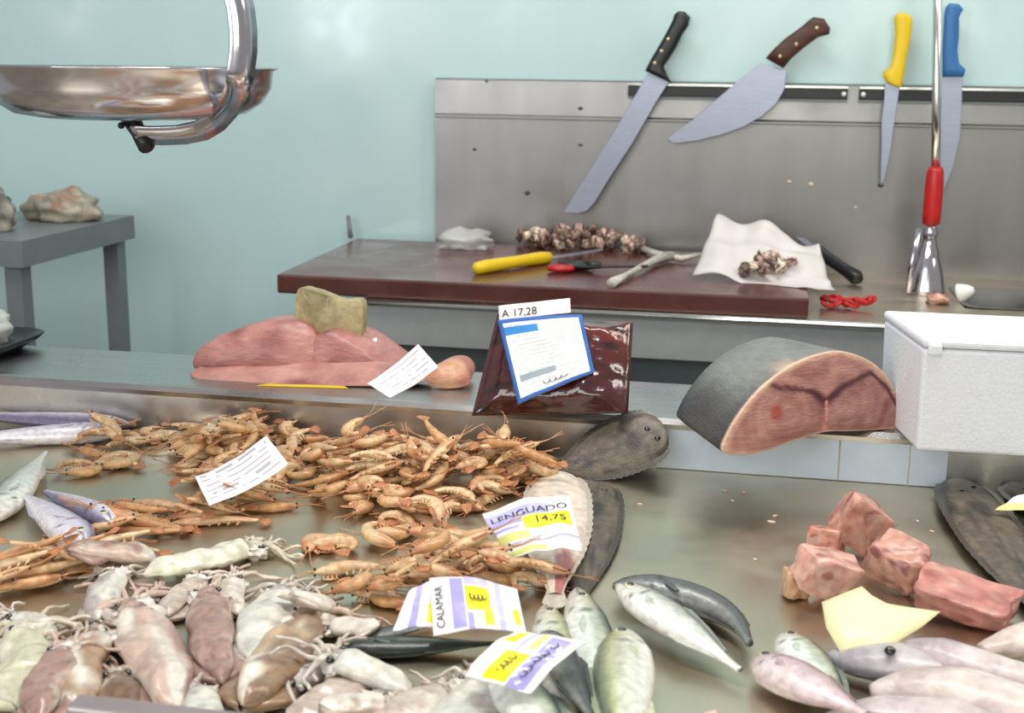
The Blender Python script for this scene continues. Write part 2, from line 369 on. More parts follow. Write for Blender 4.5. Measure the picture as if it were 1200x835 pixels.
# ------------------------------------------------------------------ cutting board
zt_b = ZB+.038
cb = thing('cutting_board', 'large brown cutting board lying on the workbench', 'cutting board', (-.3, 2.5, ZB))
A = az(322, 322, zt_b); B = az(948, 349, zt_b); Cc = az(1010, 322, zt_b); D = az(417, 279, zt_b)
yb_ = (A.y+B.y)/2
m = MB(); pts = [Vector((A.x, yb_, ZB+.001)), Vector((B.x, yb_, ZB+.001)), Vector((B.x+.01, D.y, ZB+.001)), Vector((D.x, D.y, ZB+.001))]
m.prism(pts, (0, 0, 1), .037); local(m, cb); m.build('board', 'board', cb, smooth=False, bevel=.004)
p = az(414, 277, zt_b)
m = MB(); q = ay(408, 253, p.y); m.tube([Vector((p.x, p.y-.02, zt_b)), q], [.006, .005], 8); 
t = tag(m.build('steel_pin', 'darksteel'), 'short grey metal pin standing at the far left corner of the brown board', 'pin')

# ------------------------------------------------------------------ side table
zT = 1.0
a = az(31, 283, zT); b = az(152, 252, zT)
xr = (a.x+b.x)/2
st = thing('side_table', 'small grey steel table standing against the mint wall', 'table', (xr-.4, (a.y+b.y)/2, 0))
off = tuple(st.location)
th = a.z-ay(31, 314, a.y).z
cbox('tabletop', (xr-.8, a.y, zT-.006), (xr, b.y, zT), 'darksteel', st, off)
cbox('apron', (xr-.8, a.y, zT-th), (xr, a.y+.012, zT-.006), 'darksteel', st, off)
cbox('apron', (xr-.8, b.y-.012, zT-th), (xr, b.y, zT-.006), 'darksteel', st, off)
cbox('apron', (xr-.012, a.y+.012, zT-th), (xr, b.y-.012, zT-.006), 'darksteel', st, off)
cbox('apron', (xr-.8, a.y+.012, zT-th), (xr-.788, b.y-.012, zT-.006), 'darksteel', st, off)
for x in (xr-.035, xr-.765):
    for y in (a.y+.035, b.y-.035): cbox('leg', (x-.018, y-.018, 0), (x+.018, y+.018, zT-.01), 'darksteel', st, off)
# crumpled bag on it
def crumple(name, mat, c, r, seed, col, amp=.5, ns=2.5, nu=36, nv=24, fl=None):
    m = MB(); c = Vector(c)
    def cf(d, k): return mix(mix(col[0], col[1], .5+.9*noise.noise(d*3+Vector((seed, 0, 0)))), col[2] if len(col) > 2 else col[1], sst(.15, .5, noise.noise(d*2.2+Vector((0, seed, 3))))) 
    m.blob((0, 0, 0), r, seed, amp, ns, None, nu, nv, 1, cf)
    for i, v in enumerate(m.v):
        q = v*40; v += v.normalized()*.12*min(r)*noise.noise(q*1.0)*2 if v.length > 0 else v
        if v.z < -r[2]*.6: v.z = -r[2]*.6
    z0 = min(v.z for v in m.v)
    for v in m.v: v.z -= z0
    return m.build(name, mat, loc=c)
ym = (a.y+b.y)/2
p = az(78, 258, zT); o = crumple('crumpled_bag', 'dry', (p.x-.012, p.y, zT), (.088, .06, .040), 3, (lin('b0aa98'), lin('7f7a6c'), lin('8f6f5a')), .34, 1.7)
tag(o, 'crumpled beige plastic bag on the grey side table', 'bag')
p = az(14, 268, zT); o = crumple('crumpled_cloth', 'dry', (p.x-.03, p.y-.04, zT), (.060, .05, .058), 8, (lin('9c968c'), lin('3f3e3e'), lin('6f6a66')), .4, 1.9)
tag(o, 'crumpled grey and dark cloth at the left of the grey side table', 'cloth')

# ------------------------------------------------------------------ hanging scale
pc = ay(150, 79, 1.42)
YS = pc.y
rb = (ay(313, 82, YS)-ay(-3, 77, YS)).length/2
sc = thing('hanging_scale', 'polished round steel scale pan hanging in a curved bracket at top left', 'scale', (pc.x+.003, YS, pc.z))
dz = ay(150, 79, YS).z-ay(150, 137, YS).z
m = MB(); m.lathe([(.004, -dz), (rb*.45, -dz), (rb*.62, -dz*.99), (rb*.78, -dz*.9), (rb*.89, -dz*.68), (rb*.95, -dz*.4), (rb*.965, -dz*.06), (rb*1.0, 0), (rb*1.0, .0015), (rb*.955, -.001), (rb*.94, -dz*.4), (rb*.88, -dz*.66), (rb*.77, -dz*.88), (rb*.6, -dz*.97), (.004, -dz*.98)], 72)
m.build('pan', 'chrome', sc)
L_ = Vector(sc.location)
def arm(pix, wid, th=.0025, dep=0):   # ribbon whose width leans towards the viewer
    m = MB(); rings = []
    P = []
    for x, y in pix:
        q0 = ay(x, y, YS).z-L_.z; t_ = (q0+dz*1.35)/(dz*1.2)
        P.append(ay(x, y, YS+dep-rb*.72*sst(0, 1, t_))-L_)
    for i, p in enumerate(P):
        t_ = (P[min(i+1, len(P)-1)]-P[max(i-1, 0)]).normalized()
        nrm = Vector((0, 1, 0)).cross(t_).normalized()
        wdir = (Vector((0, 1, 0))*.75+nrm*.75).normalized(); nn = t_.cross(wdir).normalized()
        rings.append([p+wdir*wid/2+nn*th, p+wdir*wid/2-nn*th, p-wdir*wid/2-nn*th, p-wdir*wid/2+nn*th])
    m.loft(rings); return m
pix = [(158, 158), (185, 159), (212, 158), (236, 153), (254, 142), (268, 126), (277, 106), (282, 84), (285, 60), (285, 35), (282, 10), (276, -15), (266, -40), (255, -60)]
fine = []
for i in range(len(pix)-1):
    for k in range(4):
        u = k/4; fine.append((pix[i][0]*(1-u)+pix[i+1][0]*u, pix[i][1]*(1-u)+pix[i+1][1]*u))
fine.append(pix[-1])
m = arm(fine, .03, .0015, -.02)
m2 = m.build('bracket_arm', 'chrome', sc)
e_ = ay(255, -60, YS-.02-rb*.72)-L_
m = MB(); m.tube([e_-Vector((0, 0, .006)), e_+Vector((-.02, .03, .05)), Vector((0, 0, e_.z+.13)), Vector((0, 0, 2.9-L_.z))], [.012, .009, .007, .007], 10); m.build('hanging_rod', 'chrome', sc)
m = MB(); m.lathe([(.05, 2.9-L_.z), (.05, 2.915-L_.z), (.01, 2.93-L_.z)], 20); m.build('rod_plate', 'chrome', sc)
m = MB(); u0 = ay(152, 138, YS)-L_; u1 = ay(172, 172, YS-.015)-L_
m.tube([(u0.x, u0.y, u0.z+.002), (u0.x+.01, 0, (u0.z+u1.z)/2), (u1.x, u1.y, u1.z)], [.012, .009, .010], 10); m.build('pan_mount', 'black', sc)
m = MB(); p = ay(142, 147, YS-.012)-L_; m.blob(p, (.004, .004, .004), 1, 0, 1, (.5,)*3)
m.tube([p, (u0.x, 0, u0.z-.003)], .0016, 6); m.build('adjusting_screw', 'black', sc)

# ------------------------------------------------------------------ things on the far board
p = az(545, 291, zt_b); o = crumple('plastic_film', 'film', (p.x, p.y, zt_b), (.062, .05, .028), 5, (lin('d0cdc6'), lin('c2beb6')), .3, 2)
tag(o, 'small lump of cloudy plastic film at the back of the brown board', 'plastic film')
random.seed(11)
def chunk_mesh(seed, r, cols, mat='dry', name='fish_scrap', amp=.6, ns=1.8, sq=.8, nu=12, nv=8):
    m = MB()
    def cf(d, k): return mix(cols[0], cols[1], sst(-.15, .2, noise.noise(d*2.6+Vector((seed*3.1, 2, seed)))))
    m.blob((0, 0, 0), r, seed, amp, ns, None, nu, nv, sq, cf); return m.build(name, mat)
pal = [(lin('efe0cc'), lin('6a4638')), (lin('4e3832'), lin('b09484')), (lin('d9bfae'), lin('5a2d2a')), (lin('3a302e'), lin('94786a'))]
scr = [chunk_mesh(i, (random.uniform(.013, .021), random.uniform(.008, .014), random.uniform(.007, .011)), pal[i % 4]) for i in range(8)]
k = 0
for i in range(64):
    u = random.random(); px = 612+u*140+random.uniform(-4, 4); py = 291-random.random()*10+u*6
    hh = .002+.040*math.exp(-((u-.35)/.42)**2)*random.random()
    b_ = scr[i % 8]; o = b_ if i < 8 else b_.copy()
    if i >= 8: C.objects.link(o)
    o.location = az(px, py, zt_b)+Vector((0, random.uniform(-.05, .03), .007+hh)); o.rotation_euler = [random.uniform(0, 6) for _ in range(3)]
    tag(o, 'small brown and cream fish scrap in the heap at the back of the brown board', 'fish scrap', 'fish scraps heaped on the brown board')
# yellow handled knife lying on the board
a = az(556, 322, zt_b); b = az(645, 308, zt_b); dr = (b-a); L1 = dr.length
t = thing('filleting_knife', 'knife with thick yellow handle lying on the brown board', 'knife', (a.x, a.y, zt_b), (0, 0, math.atan2(dr.y, dr.x)))
m = MB(); m.tube([(0, 0, .012), (.006, 0, .012), (.03, 0, .013), (L1*.55, 0, .0135), (L1*.85, 0, .013), (L1*.97, 0, .012), (L1, 0, .012)], [.006, .012, .0135, .012, .0135, .012, .007], 14); m.build('handle', 'yellow', t)
m = MB(); m.prism([(L1-.01, -.012, .010), (L1+.10, -.014, .010), (L1+.17, -.004, .010), (L1+.18, .006, .010), (L1-.01, .010, .010)], (0, 0, 1), .002); m.build('blade', 'blade', t, smooth=False)
# dark scissors like tool with red part
p = az(668, 318, zt_b)
t = thing('scissors', 'dark grey scissors with red and black grips on the brown board', 'scissors', (p.x, p.y, zt_b), (0, 0, rad(8)))
def ring(cx, cy, rx_, ry_, z, r, a0=0):
    return [(cx+rx_*math.cos(2*PI*k/18), cy+ry_*math.sin(2*PI*k/18), z) for k in range(19)]
m = MB(); m.tube(ring(-.018, -.012, .022, .013, .008, 0), .006, 8); m.build('grip', 'red', t)
m = MB(); m.tube(ring(.012, .018, .028, .015, .01, 0), .008, 8); m.tube([(.03, .01, .012), (.06, 0, .014)], [.009, .007], 8); m.build('grip', 'black', t)
m = MB(); m.prism([(.0, -.01, .010), (.04, -.018, .010), (.15, -.004, .012), (.155, .004, .012), (.05, .016, .010), (.03, .02, .010)], (0, 0, 1), .004); m.build('blade', 'black', t, smooth=False, bevel=.001)
# white bone / tool
def stick(name, lab, cat, pts, rr_, col, mat='dry', grp=None, z=zt_b):
    m = MB(); P = [az(x, y, z+h) for x, y, h in pts]; m.tube(P, rr_, 10, col); o = thing(name, lab, cat, P[0]) if False else None
    c = P[0].copy(); m.v = [v-c for v in m.v]
    for v in m.v: v += Vector((noise.noise(v*70), noise.noise(v*70+Vector((3, 1, 2))), noise.noise(v*70+Vector((9, 9, 2)))))*.004
    o = m.build(name, mat, loc=c); tag(o, lab, cat, grp); return o
stick('fish_bone', 'pale fish backbone with pale knobbly ends lying diagonally on the brown board', 'fish bone', [(716, 332, .008), (735, 322, .010), (752, 312, .012), (770, 304, .012), (788, 300, .012)], [.008, .005, .006, .009, .010], lin('b9b6af'))
stick('fish_bone', 'short pale fish bone between the backbone and the white paper', 'fish bone', [(752, 292, .008), (775, 299, .010), (800, 303, .010), (822, 297, .014)], [.006, .007, .007, .004], lin('c9c5bb'))
# white butcher paper with scraps
def sheet(name, label, cat, corners, mat='paper', col=lin('f0eee9'), bend=.0, th=.0006, nu=14, nv=14, seed=0, rough=.004, sag=None, colf=None, zmin=None):
    """corners: 4 world points (bl, br, tr, tl)"""
    bl, br, tr, tl = [Vector(c) for c in corners]
    nrm = (br-bl).cross(tl-bl).normalized(); base = bl.copy(); m = MB()
    def P(u, v):
        p = bl*(1-u)*(1-v)+br*u*(1-v)+tr*u*v+tl*(1-u)*v
        d = bend*(4*u*(1-u)) + rough*noise.noise(Vector((u*3+seed, v*3, seed)))
        if sag: d += sag(u, v)
        p = p+nrm*d
        if zmin is not None and p.z < zmin: p.z = zmin
        return p-base
    for s_ in (0, 1):
        for j in range(nv+1):
            for i in range(nu+1):
                u, v = i/nu, j/nv; m.vert(P(u, v)-nrm*th*s_, colf(u, v) if colf else col)
    n = nu+1; K = n*(nv+1)
    for j in range(nv):
        for i in range(nu):
            a = j*n+i; c = colf((i+.5)/nu, (j+.5)/nv) if colf else col
            m.face((a, a+1, a+1+n, a+n), c); m.face((K+a+n, K+a+1+n, K+a+1, K+a), col)
    edge = [(i) for i in range(nu)]+[j*n+nu for j in range(nv)]+[nv*n+i for i in range(nu, 0, -1)]+[j*n for j in range(nv, 0, -1)]
    for q in range(len(edge)):
        a, b = edge[q], edge[(q+1) % len(edge)]; m.face((b, a, K+a, K+b), col)
    o = m.build(name, mat, loc=base); tag(o, label, cat)
    o_P = lambda u, v, off=.0008: P(u, v)+nrm*off
    return o, o_P
pl = Plane(az(880, 330, zt_b+.004), (0, -.5, .86))
o, _ = sheet('butcher_paper', 'large crumpled white paper lying over the right end of the brown board', 'paper',
             [pl.at(812, 322), pl.at(978, 350), pl.at(960, 285), pl.at(842, 250)], col=lin('cfcac8'), rough=.034, seed=4, zmin=zt_b+.0015, nu=26, nv=20, th=.0008)
o.name = 'butcher_paper'
for i, (px, py) in enumerate([(880, 312), (890, 306), (900, 303), (905, 309), (915, 312), (895, 315), (925, 308), (872, 316), (908, 300)]):
    o = scr[i % 8].copy(); C.objects.link(o); P = pl.at(px, py, .012); o.location = P; o.rotation_euler = (i, i*2, i*3); o.scale = (1.1, .9, .8)
    tag(o, 'small fish scrap lying on the crumpled white paper', 'fish scrap', 'fish scraps on the white paper')
# black handled knife behind the paper
a = az(952, 290, zt_b+.02); b = az(1008, 328, ZB+.012)
t = thing('knife', 'black handled knife lying behind the white paper at the end of the board', 'knife', a)
d = b-a
m = MB(); m.tube([Vector((0, 0, 0)), d*.1, d*.4, d*.7, d*.92, d], [.008, .015, .013, .013, .016, .008], 12); m.build('handle', 'black', t)
m = MB(); q = d.normalized(); s_ = Vector((-q.y, q.x, 0)).normalized()
m.prism([q*.01-s_*.012, q*.01+s_*.012, -q*.12+s_*.010, -q*.15], (0, 0, 1), .002); m.build('blade', 'blade', t, smooth=False)
# red rubber bands
random.seed(3)
c = az(995, 362, ZB)
for i in range(9):
    m = MB(); r1 = random.uniform(.010, .018); cx, cy = random.uniform(-.038, .038), random.uniform(-.012, .02); ph = random.random()*6
    m.tube([(cx+r1*math.cos(2*PI*k/16+ph)*1.2, cy+r1*.8*math.sin(2*PI*k/16), .005+.008*(1+math.sin(4*PI*k/16+ph))/2+i*.0012) for k in range(17)], .0035, 8)
    o = m.build('rubber_band', 'red', loc=c); tag(o, 'red rubber loop in the small tangle at the front of the workbench', 'rubber band', 'red rubber loops on the workbench')
for px, py, s_, colr, lab in ((1098, 350, 1.3, 1, 'pinkish brown fish scrap at the edge of the sink'),):
    o = chunk_mesh(31, (.022, .014, .010), (lin('e2b8a8'), lin('8f5a4a'))); o.location = az(px, py, ZB+.01); tag(o, lab, 'fish scrap')
m = MB(); p = az(1122, 353, ZB); m.lathe([(.018, 0), (.019, .003), (.013, .02), (.006, .03), (.002, .031)], 20)
o = m.build('plastic_cup', 'white', loc=p+Vector((0, 0, .016)), rot=(rad(20), rad(70), 0)); tag(o, 'small white plastic cup on its side beside the sink', 'cup')

# ------------------------------------------------------------------ things on the raised shelf
# flat black tray at far left with paper
c = az(-30, 412, ZS)
t = thing('black_tray', 'shallow black tray at the left end of the raised shelf', 'tray', (c.x, c.y, ZS))
hw = (az(58, 407, ZS+.02)-az(-30, 407, ZS+.02)).length
def rr2(x0, x1, y0, y1, z, r, n=6):
    pts = []
    for cx, cy, a0 in ((x1-r, y1-r, 0), (x0+r, y1-r, 90), (x0+r, y0+r, 180), (x1-r, y0+r, 270)):
        for k in range(n+1): a = rad(a0+90*k/n); pts.append((cx+r*math.cos(a), cy+r*math.sin(a), z))
    return pts
m = MB(); W_, D_ = .085, .085
m.loft([rr2(-.2, W_-.03, -D_+.03, D_-.03, 0, .03), rr2(-.21, W_-.01, -D_+.01, D_-.01, .012, .035), rr2(-.22, W_, -D_, D_, .022, .04), rr2(-.215, W_-.005, -D_+.005, D_-.005, .024, .036), rr2(-.2, W_-.02, -D_+.02, D_-.02, .014, .03)])
m.build('tray_body', 'black', t)
o = crumple('plastic_film', 'film', (az(-2, 395, ZS+.02).x-.02, c.y, ZS+.013), (.045, .05, .035), 12, (lin('dfe3e4'), lin('cdd2d4')), .4, 2.2); tag(o, 'crumpled white plastic film in the black tray', 'plastic film')

def meat_cf(c0, c1, c2, seed, sc_=4):
    def f(d, k):
        n = noise.noise(d*sc_+Vector((seed, seed*2, 0)))
        return mix(mix(c0, c1, .5+n), c2, sst(.25, .5, noise.noise(d*2.3+Vector((seed*5, 0, 1)))))
    return f
PK = (lin('b8827a'), lin('925853'), lin('6b3437')); PK2 = (lin('bd8b80'), lin('9c6660'), lin('7c4245'))
def meat_blob(name, label, cat, px, py, r, seed, rz_=0, amp=.18, ns=1.6, sq=.75, z=ZS, cols=PK, mat='flesh', tilt=0, lift=0, ry=0):
    m = MB(); m.blob((0, 0, 0), r, seed, amp, ns, None, 40, 26, sq, meat_cf(*cols, seed))
    c_, s2 = math.cos(tilt), math.sin(tilt)
    for v in m.v:
        v += v.normalized()*.0015*noise.noise(v*130)
    z0 = min(v.z for v in m.v)
    for v in m.v: v.z -= z0
    p = az(px, py, z); o = m.build(name, mat, loc=(p.x, p.y, z+lift), rot=(tilt, ry, rz_)); tag(o, label, cat); return o
# swordfish loin pieces with their slab
def outline_lump(name, label, cat, pix, plane, depth, seed, cols, mat='meat', bulge=.012, rim=None, back=None, colf=None, nr=7, parent=None, front_amp=.002):
    """solid piece: front face traced in its own plane, rounded edges, body running back along depth vector"""
    P = [plane.at(x, y) for x, y in pix]
    # resample outline smoothly
    n0 = len(P); Q = []
    for i in range(n0):
        a, b, c, d = P[i-1], P[i], P[(i+1) % n0], P[(i+2) % n0]
        for k in range(5):
            u = k/5; Q.append(.5*((2*b)+(c-a)*u+(2*a-5*b+4*c-d)*u*u+(-a+3*b-3*c+d)*u**3))
    cen = sum(Q, Vector())/len(Q); org = cen.copy(); org.z = min(q.z for q in Q)
    m = MB(); rings = []; cc = []
    dep = Vector(depth)
    def col(p, s_):
        if colf: return colf(p, s_)
        n = noise.noise((p-org)*22+Vector((seed, 0, 0)))
        return mix(mix(cols[0], cols[1], .5+n), cols[2], sst(.2, .5, noise.noise((p-org)*14+Vector((0, seed, 0)))))
    # front face from centre outward
    for s_ in [.02]+[(i+1)/nr*.97 for i in range(nr)]:
        ring_ = []; c1 = []
        for q in Q:
            p = cen+(q-cen)*s_; p = p+plane.n*(bulge*(1-s_**3)+front_amp*noise.noise(p*60))
            ring_.append(p); c1.append(col(p, s_))
        rings.append(ring_); cc.append(c1)
    steps = [0, .04, .25, .5, .75, .94, 1.0, 1.0]
    for i, k in enumerate(steps):
        sc_ = 1.0 if i else .995
        if k > .9: sc_ = (back or .8)*(1-.12*(i-5))
        else: sc_ *= 1+(((back or .8)-1)*k)
        if i == len(steps)-1: sc_ = .05
        rr_ = []; c1 = []
        for q in Q:
            p = cen+(q-cen)*sc_+dep*k; rr_.append(p); c1.append(rim(p, k, q) if rim else col(p, 1))
        rings.append(rr_); cc.append(c1)
    m.loft(rings, cc); m.v = [v-org for v in m.v]
    o = m.build(name, mat, parent, loc=org if parent is None else None)
    if label: tag(o, label, cat)
    return o, org
pls = Plane(az(340, 451, ZS), (.1, -.8, .6))
def shelf_plane(px, py, n=(.1, -.9, .43)): return Plane(az(px, py, ZS), n)
o, g = outline_lump('fish_fillet', 'wide flat pink fish slab lying under the two swordfish lumps on the shelf', 'fish',
    [(224, 435), (250, 424), (300, 420), (350, 418), (410, 420), (460, 425), (500, 432), (505, 444), (470, 451), (400, 452), (330, 451), (270, 448), (228, 443)], shelf_plane(350, 451, (0, -.35, .94)), (0, .03, -.008), 2, PK2, bulge=.002, back=.95)
o, g = outline_lump('fish_fillet', 'lobed rose pink swordfish lump lying on the pink slab, left piece', 'fish',
    [(226, 428), (232, 410), (255, 394), (280, 385), (310, 377), (345, 375), (366, 385), (372, 402), (368, 420), (352, 432), (310, 438), (270, 434), (240, 436)], shelf_plane(300, 440), (-.01, .09, .0), 5, PK, bulge=.016, back=.8)
o, g = outline_lump('fish_fillet', 'wedge of pink swordfish tapering to the right beside the white slip', 'fish',
    [(366, 396), (385, 386), (400, 388), (425, 400), (450, 418), (470, 436), (440, 440), (400, 438), (372, 430), (364, 412)], shelf_plane(400, 442, (.2, -.9, .4)), (.01, .08, 0), 9, PK, bulge=.012, back=.85)
o, g = outline_lump('fish_fillet', 'small tan pink fish piece at the right of the white slip on the shelf', 'fish',
    [(500, 447), (505, 432), (520, 424), (538, 424), (550, 435), (549, 450), (530, 455), (510, 454)], shelf_plane(525, 457, (.2, -.8, .6)), (0, .06, 0), 13, (lin('d8a583'), lin('c58a6e'), lin('b0705f')), bulge=.010, back=.8)
# tan sponge-like block behind
o, g = outline_lump('sponge', 'tan yellow sponge behind the swordfish on the shelf', 'sponge',
    [(347, 344), (365, 340), (385, 347), (400, 352), (424, 355), (423, 400), (424, 424), (395, 423), (350, 420)], Plane((0, 1.715, ZS), (0, -1, .05)), (0, .03, 0), 4, (lin('b5a87e'), lin('9a8c62'), lin('857a52')), 'dry', bulge=.004, back=.96)
m = MB(); p = ay(424, 400, 1.72); m.box((-.012, -.01, 0), (.012, .01, .045)); o = m.build('foam_block', 'foam', loc=(p.x+.006, 1.735, ZS), rot=(0, 0, .2), bevel=.003); tag(o, 'small white foam block beside the tan sponge', 'foam block')
m = MB(); a = az(302, 452, ZS); b = az(408, 455, ZS); m.prism([(0, 0, 0), (b.x-a.x, b.y-a.y, 0), (b.x-a.x-.01, b.y-a.y+.012, 0), (.01, .012, 0)], (0, 0, 1), .0008)
o = m.build('yellow_strip', 'yellow', loc=a+Vector((0, -.002, .0005)), smooth=False); tag(o, 'narrow yellow strip lying in front of the pink slab on the shelf', 'strip')

# white slip on shelf
def paper_label(name, label, cat, pix, plane, offs=(.0, .0, .0, .0), colf=None, bend=0, rough=.003, seed=0, texts=(), scrib=(), nu=24, nv=18, **k):
    cs = [plane.at(x, y, offs[i]) for i, (x, y) in enumerate(pix)]
    o, P = sheet(name, label, cat, cs, colf=colf, bend=bend, rough=rough, seed=seed, nu=nu, nv=nv, **k)
    w_ = (cs[1]-cs[0]).length; h_ = (cs[3]-cs[0]).length
    for st_ in scrib:      # illegible handwriting: thin pen strokes
        m = MB(); u0, v0, du, dv, nn, sd = st_
        pr_ = None
        for k in range(nn*6+1):
            t_ = k/(nn*6); a_ = t_*nn*2*PI
            uu = u0+du*t_+du/nn*.25*math.cos(a_); vv = v0+dv*.5*math.sin(a_)*(.7+.5*noise.noise(Vector((t_*7, sd, 0))))
            if pr_ and noise.noise(Vector((t_*nn*1.1, sd, 4))) > -.35:
                d_ = (P(uu, vv, .0011)-P(pr_[0], pr_[1], .0011)); sd_ = d_.cross(Vector((0, -.4, .9))).normalized()*.0005
                q_ = [m.vert(P(pr_[0], pr_[1], .0011)+sd_), m.vert(P(uu, vv, .0011)+sd_), m.vert(P(uu, vv, .0011)-sd_), m.vert(P(pr_[0], pr_[1], .0011)-sd_)]; m.face(q_, (.5,)*3)
            pr_ = (uu, vv)
        m.build('handwriting', 'ink', o, smooth=False)
    for body, u0, v0, size, mat, rot in texts:     # size in fraction of height
        vs, fs = text_mesh(body, 1.0)
        m = MB()
        for x, y, z in vs:
            if rot: u = u0 - y*size*h_/w_; v = v0 + x*size
            else: u = u0 + x*size*h_/w_; v = v0 + y*size
            m.vert(P(u, v, .0011))
        for f in fs: m.face(f, (.5, .5, .5))
        m.build('lettering', mat, o, smooth=False)
    return o
WH = lin('f3f1f2'); PU = lin('a9a2dc'); YE = lin('f6ea10'); YL = lin('dfe48a')
def lines(seed, base=WH, ink=lin('b9b6bd'), n=9, vert=False):
    def f(u, v):
        t = (u if vert else v)*n; s_ = (v if vert else u)
        if .06 < u < .94 and .06 < v < .94 and (t % 1) < .34 and noise.noise(Vector((s_*9, int(t)*3.3, seed))) > -.15: return ink
        return base
    return f
paper_label('paper_slip', 'white printed paper slip standing on the shelf among the pink fish pieces', 'paper slip',
    [(457, 466), (514, 430), (490, 403), (430, 449)], shelf_plane(457, 467, (.1, -.75, .65)), (0, .01, .01, 0), lines(2, n=6), bend=-.006, nu=36, nv=24, seed=3)

# dark red vacuum bag
pB = Plane(az(553, 487, ZS+.001), (.06, -.85, .52))
vb = thing('vacuum_bag', 'dark red vacuum packed meat bag leaning on the shelf edge', 'meat bag', pB.at(645, 486))
cs = [pB.at(553, 487), pB.at(736, 484), pB.at(742, 377), pB.at(583, 368)]
m = MB(); nb = 30; RD = (lin('41161a'), lin('6a2822'), lin('220c11'))
for s_ in (0, 1):
    for j in range(nb+1):
        for i in range(nb+1):
            u, v = i/nb, j/nb; bl, br, tr, tl = cs
            p = bl*(1-u)*(1-v)+br*u*(1-v)+tr*u*v+tl*(1-u)*v
            e = min(u, 1-u, v, 1-v); k = sst(0, .16, e)
            wr = noise.noise(Vector((u*5, v*5, 1)))*(.35 if u > .66 else .12)+noise.noise(Vector((u*13+v*6, v*11, 4)))*.18
            d = (.001+k*.018*(1+wr)) if s_ == 0 else -(.0005+k*.010)
            c1 = mix(RD[0], RD[1], sst(.3, .9, v)*sst(.3, .7, u)+.5*noise.noise(Vector((u*6, v*6, 8))))
            c1 = mix(c1, RD[2], sst(.1, .4, noise.noise(Vector((u*4, v*9, 3)))))
            if e < .03: c1 = lin('3c1216')
            m.vert(p+pB.n*(d)-Vector(vb.location), c1)
n = nb+1; K = n*n
for j in range(nb):
    for i in range(nb):
        a = j*n+i; m.face((a, a+1, a+1+n, a+n)); m.face((K+a+n, K+a+1+n, K+a+1, K+a))
edge = [i for i in range(nb)]+[j*n+nb for j in range(nb)]+[nb*n+i for i in range(nb, 0, -1)]+[j*n for j in range(nb, 0, -1)]
for q in range(len(edge)): a, b = edge[q], edge[(q+1) % len(edge)]; m.face((b, a, K+a, K+b))
m.build('bag_body', 'bag', vb)
BL = lin('2a5fae'); LB = lin('2f86cf')
def baglab(u, v):
    # the cut lower right corner keeps its blue edge
    if u < .05 or u > .96 or v < .05 or v > .95: return BL
    if .06 < u < .46 and .80 < v < .91: return LB
    if .1 < u < .55 and .22 < v < .30: return lin('9aa3b0')
    t = v*20
    if (t % 1) < .35 and .1 < u < .9 and noise.noise(Vector((u*12, int(t)*2.1, 1))) > -.05: return lin('cdd2cf')
    return lin('e9ecec')
lb = paper_label('bag_label', None, None, [(607, 474), (697, 436), (682, 368), (583, 375)], pB, (.026, .024, .024, .026), baglab, bend=.004, rough=.002, nu=40, nv=40,
    scrib=((.35, .12, .3, .06, 4, 3),))
tp = paper_label('top_slip', None, None, [(585, 375), (669, 366), (668, 349), (584, 358)], pB, (.0262,)*4, lambda u, v: lin('eae3e6'), rough=.001,
    texts=(('A 17,28', .04, .15, .72, 'ink', False),))
for q in (lb, tp):
    q.parent = vb; q.location = Vector(q.location)-Vector(vb.location)

# swordfish trunk
p1 = az(852, 530, ZS); p2 = az(1062, 500, ZS); ux = (p2-p1); ux.z = 0; ux.normalize()
pn = Vector((ux.y, -ux.x, 0)); PF = Plane(p1, pn+Vector((0, 0, .10)))
out = [(846, 529), (852, 508), (868, 482), (893, 453), (925, 429), (955, 416), (985, 411), (1015, 420), (1036, 436), (1050, 458), (1058, 480), (1060, 499), (1035, 503), (1000, 505), (967, 506), (935, 515), (895, 529), (868, 533)]
c0 = PF.at(962, 470); UP = Vector((0, 0, 1))
def pxy(p):  # coordinates on the cut face in metres
    d = p-c0; return d.dot(ux), d.z
hub = pxy(PF.at(966, 468)); 
SG = [PF.at(*q) for q in ((905, 452), (930, 455), (950, 458), (966, 470), (966, 505))]
SG2 = [PF.at(*q) for q in ((966, 470), (985, 452), (1005, 442), (1020, 436), (1040, 455), (1052, 478))]
def seg_d(p, S):
    best = 9; P2 = pxy(p)
    for i in range(len(S)-1):
        a = pxy(S[i]); b = pxy(S[i+1]); ax, ay_ = b[0]-a[0], b[1]-a[1]; t = max(0, min(1, ((P2[0]-a[0])*ax+(P2[1]-a[1])*ay_)/(ax*ax+ay_*ay_)))
        best = min(best, math.hypot(P2[0]-a[0]-ax*t, P2[1]-a[1]-ay_*t))
    return best
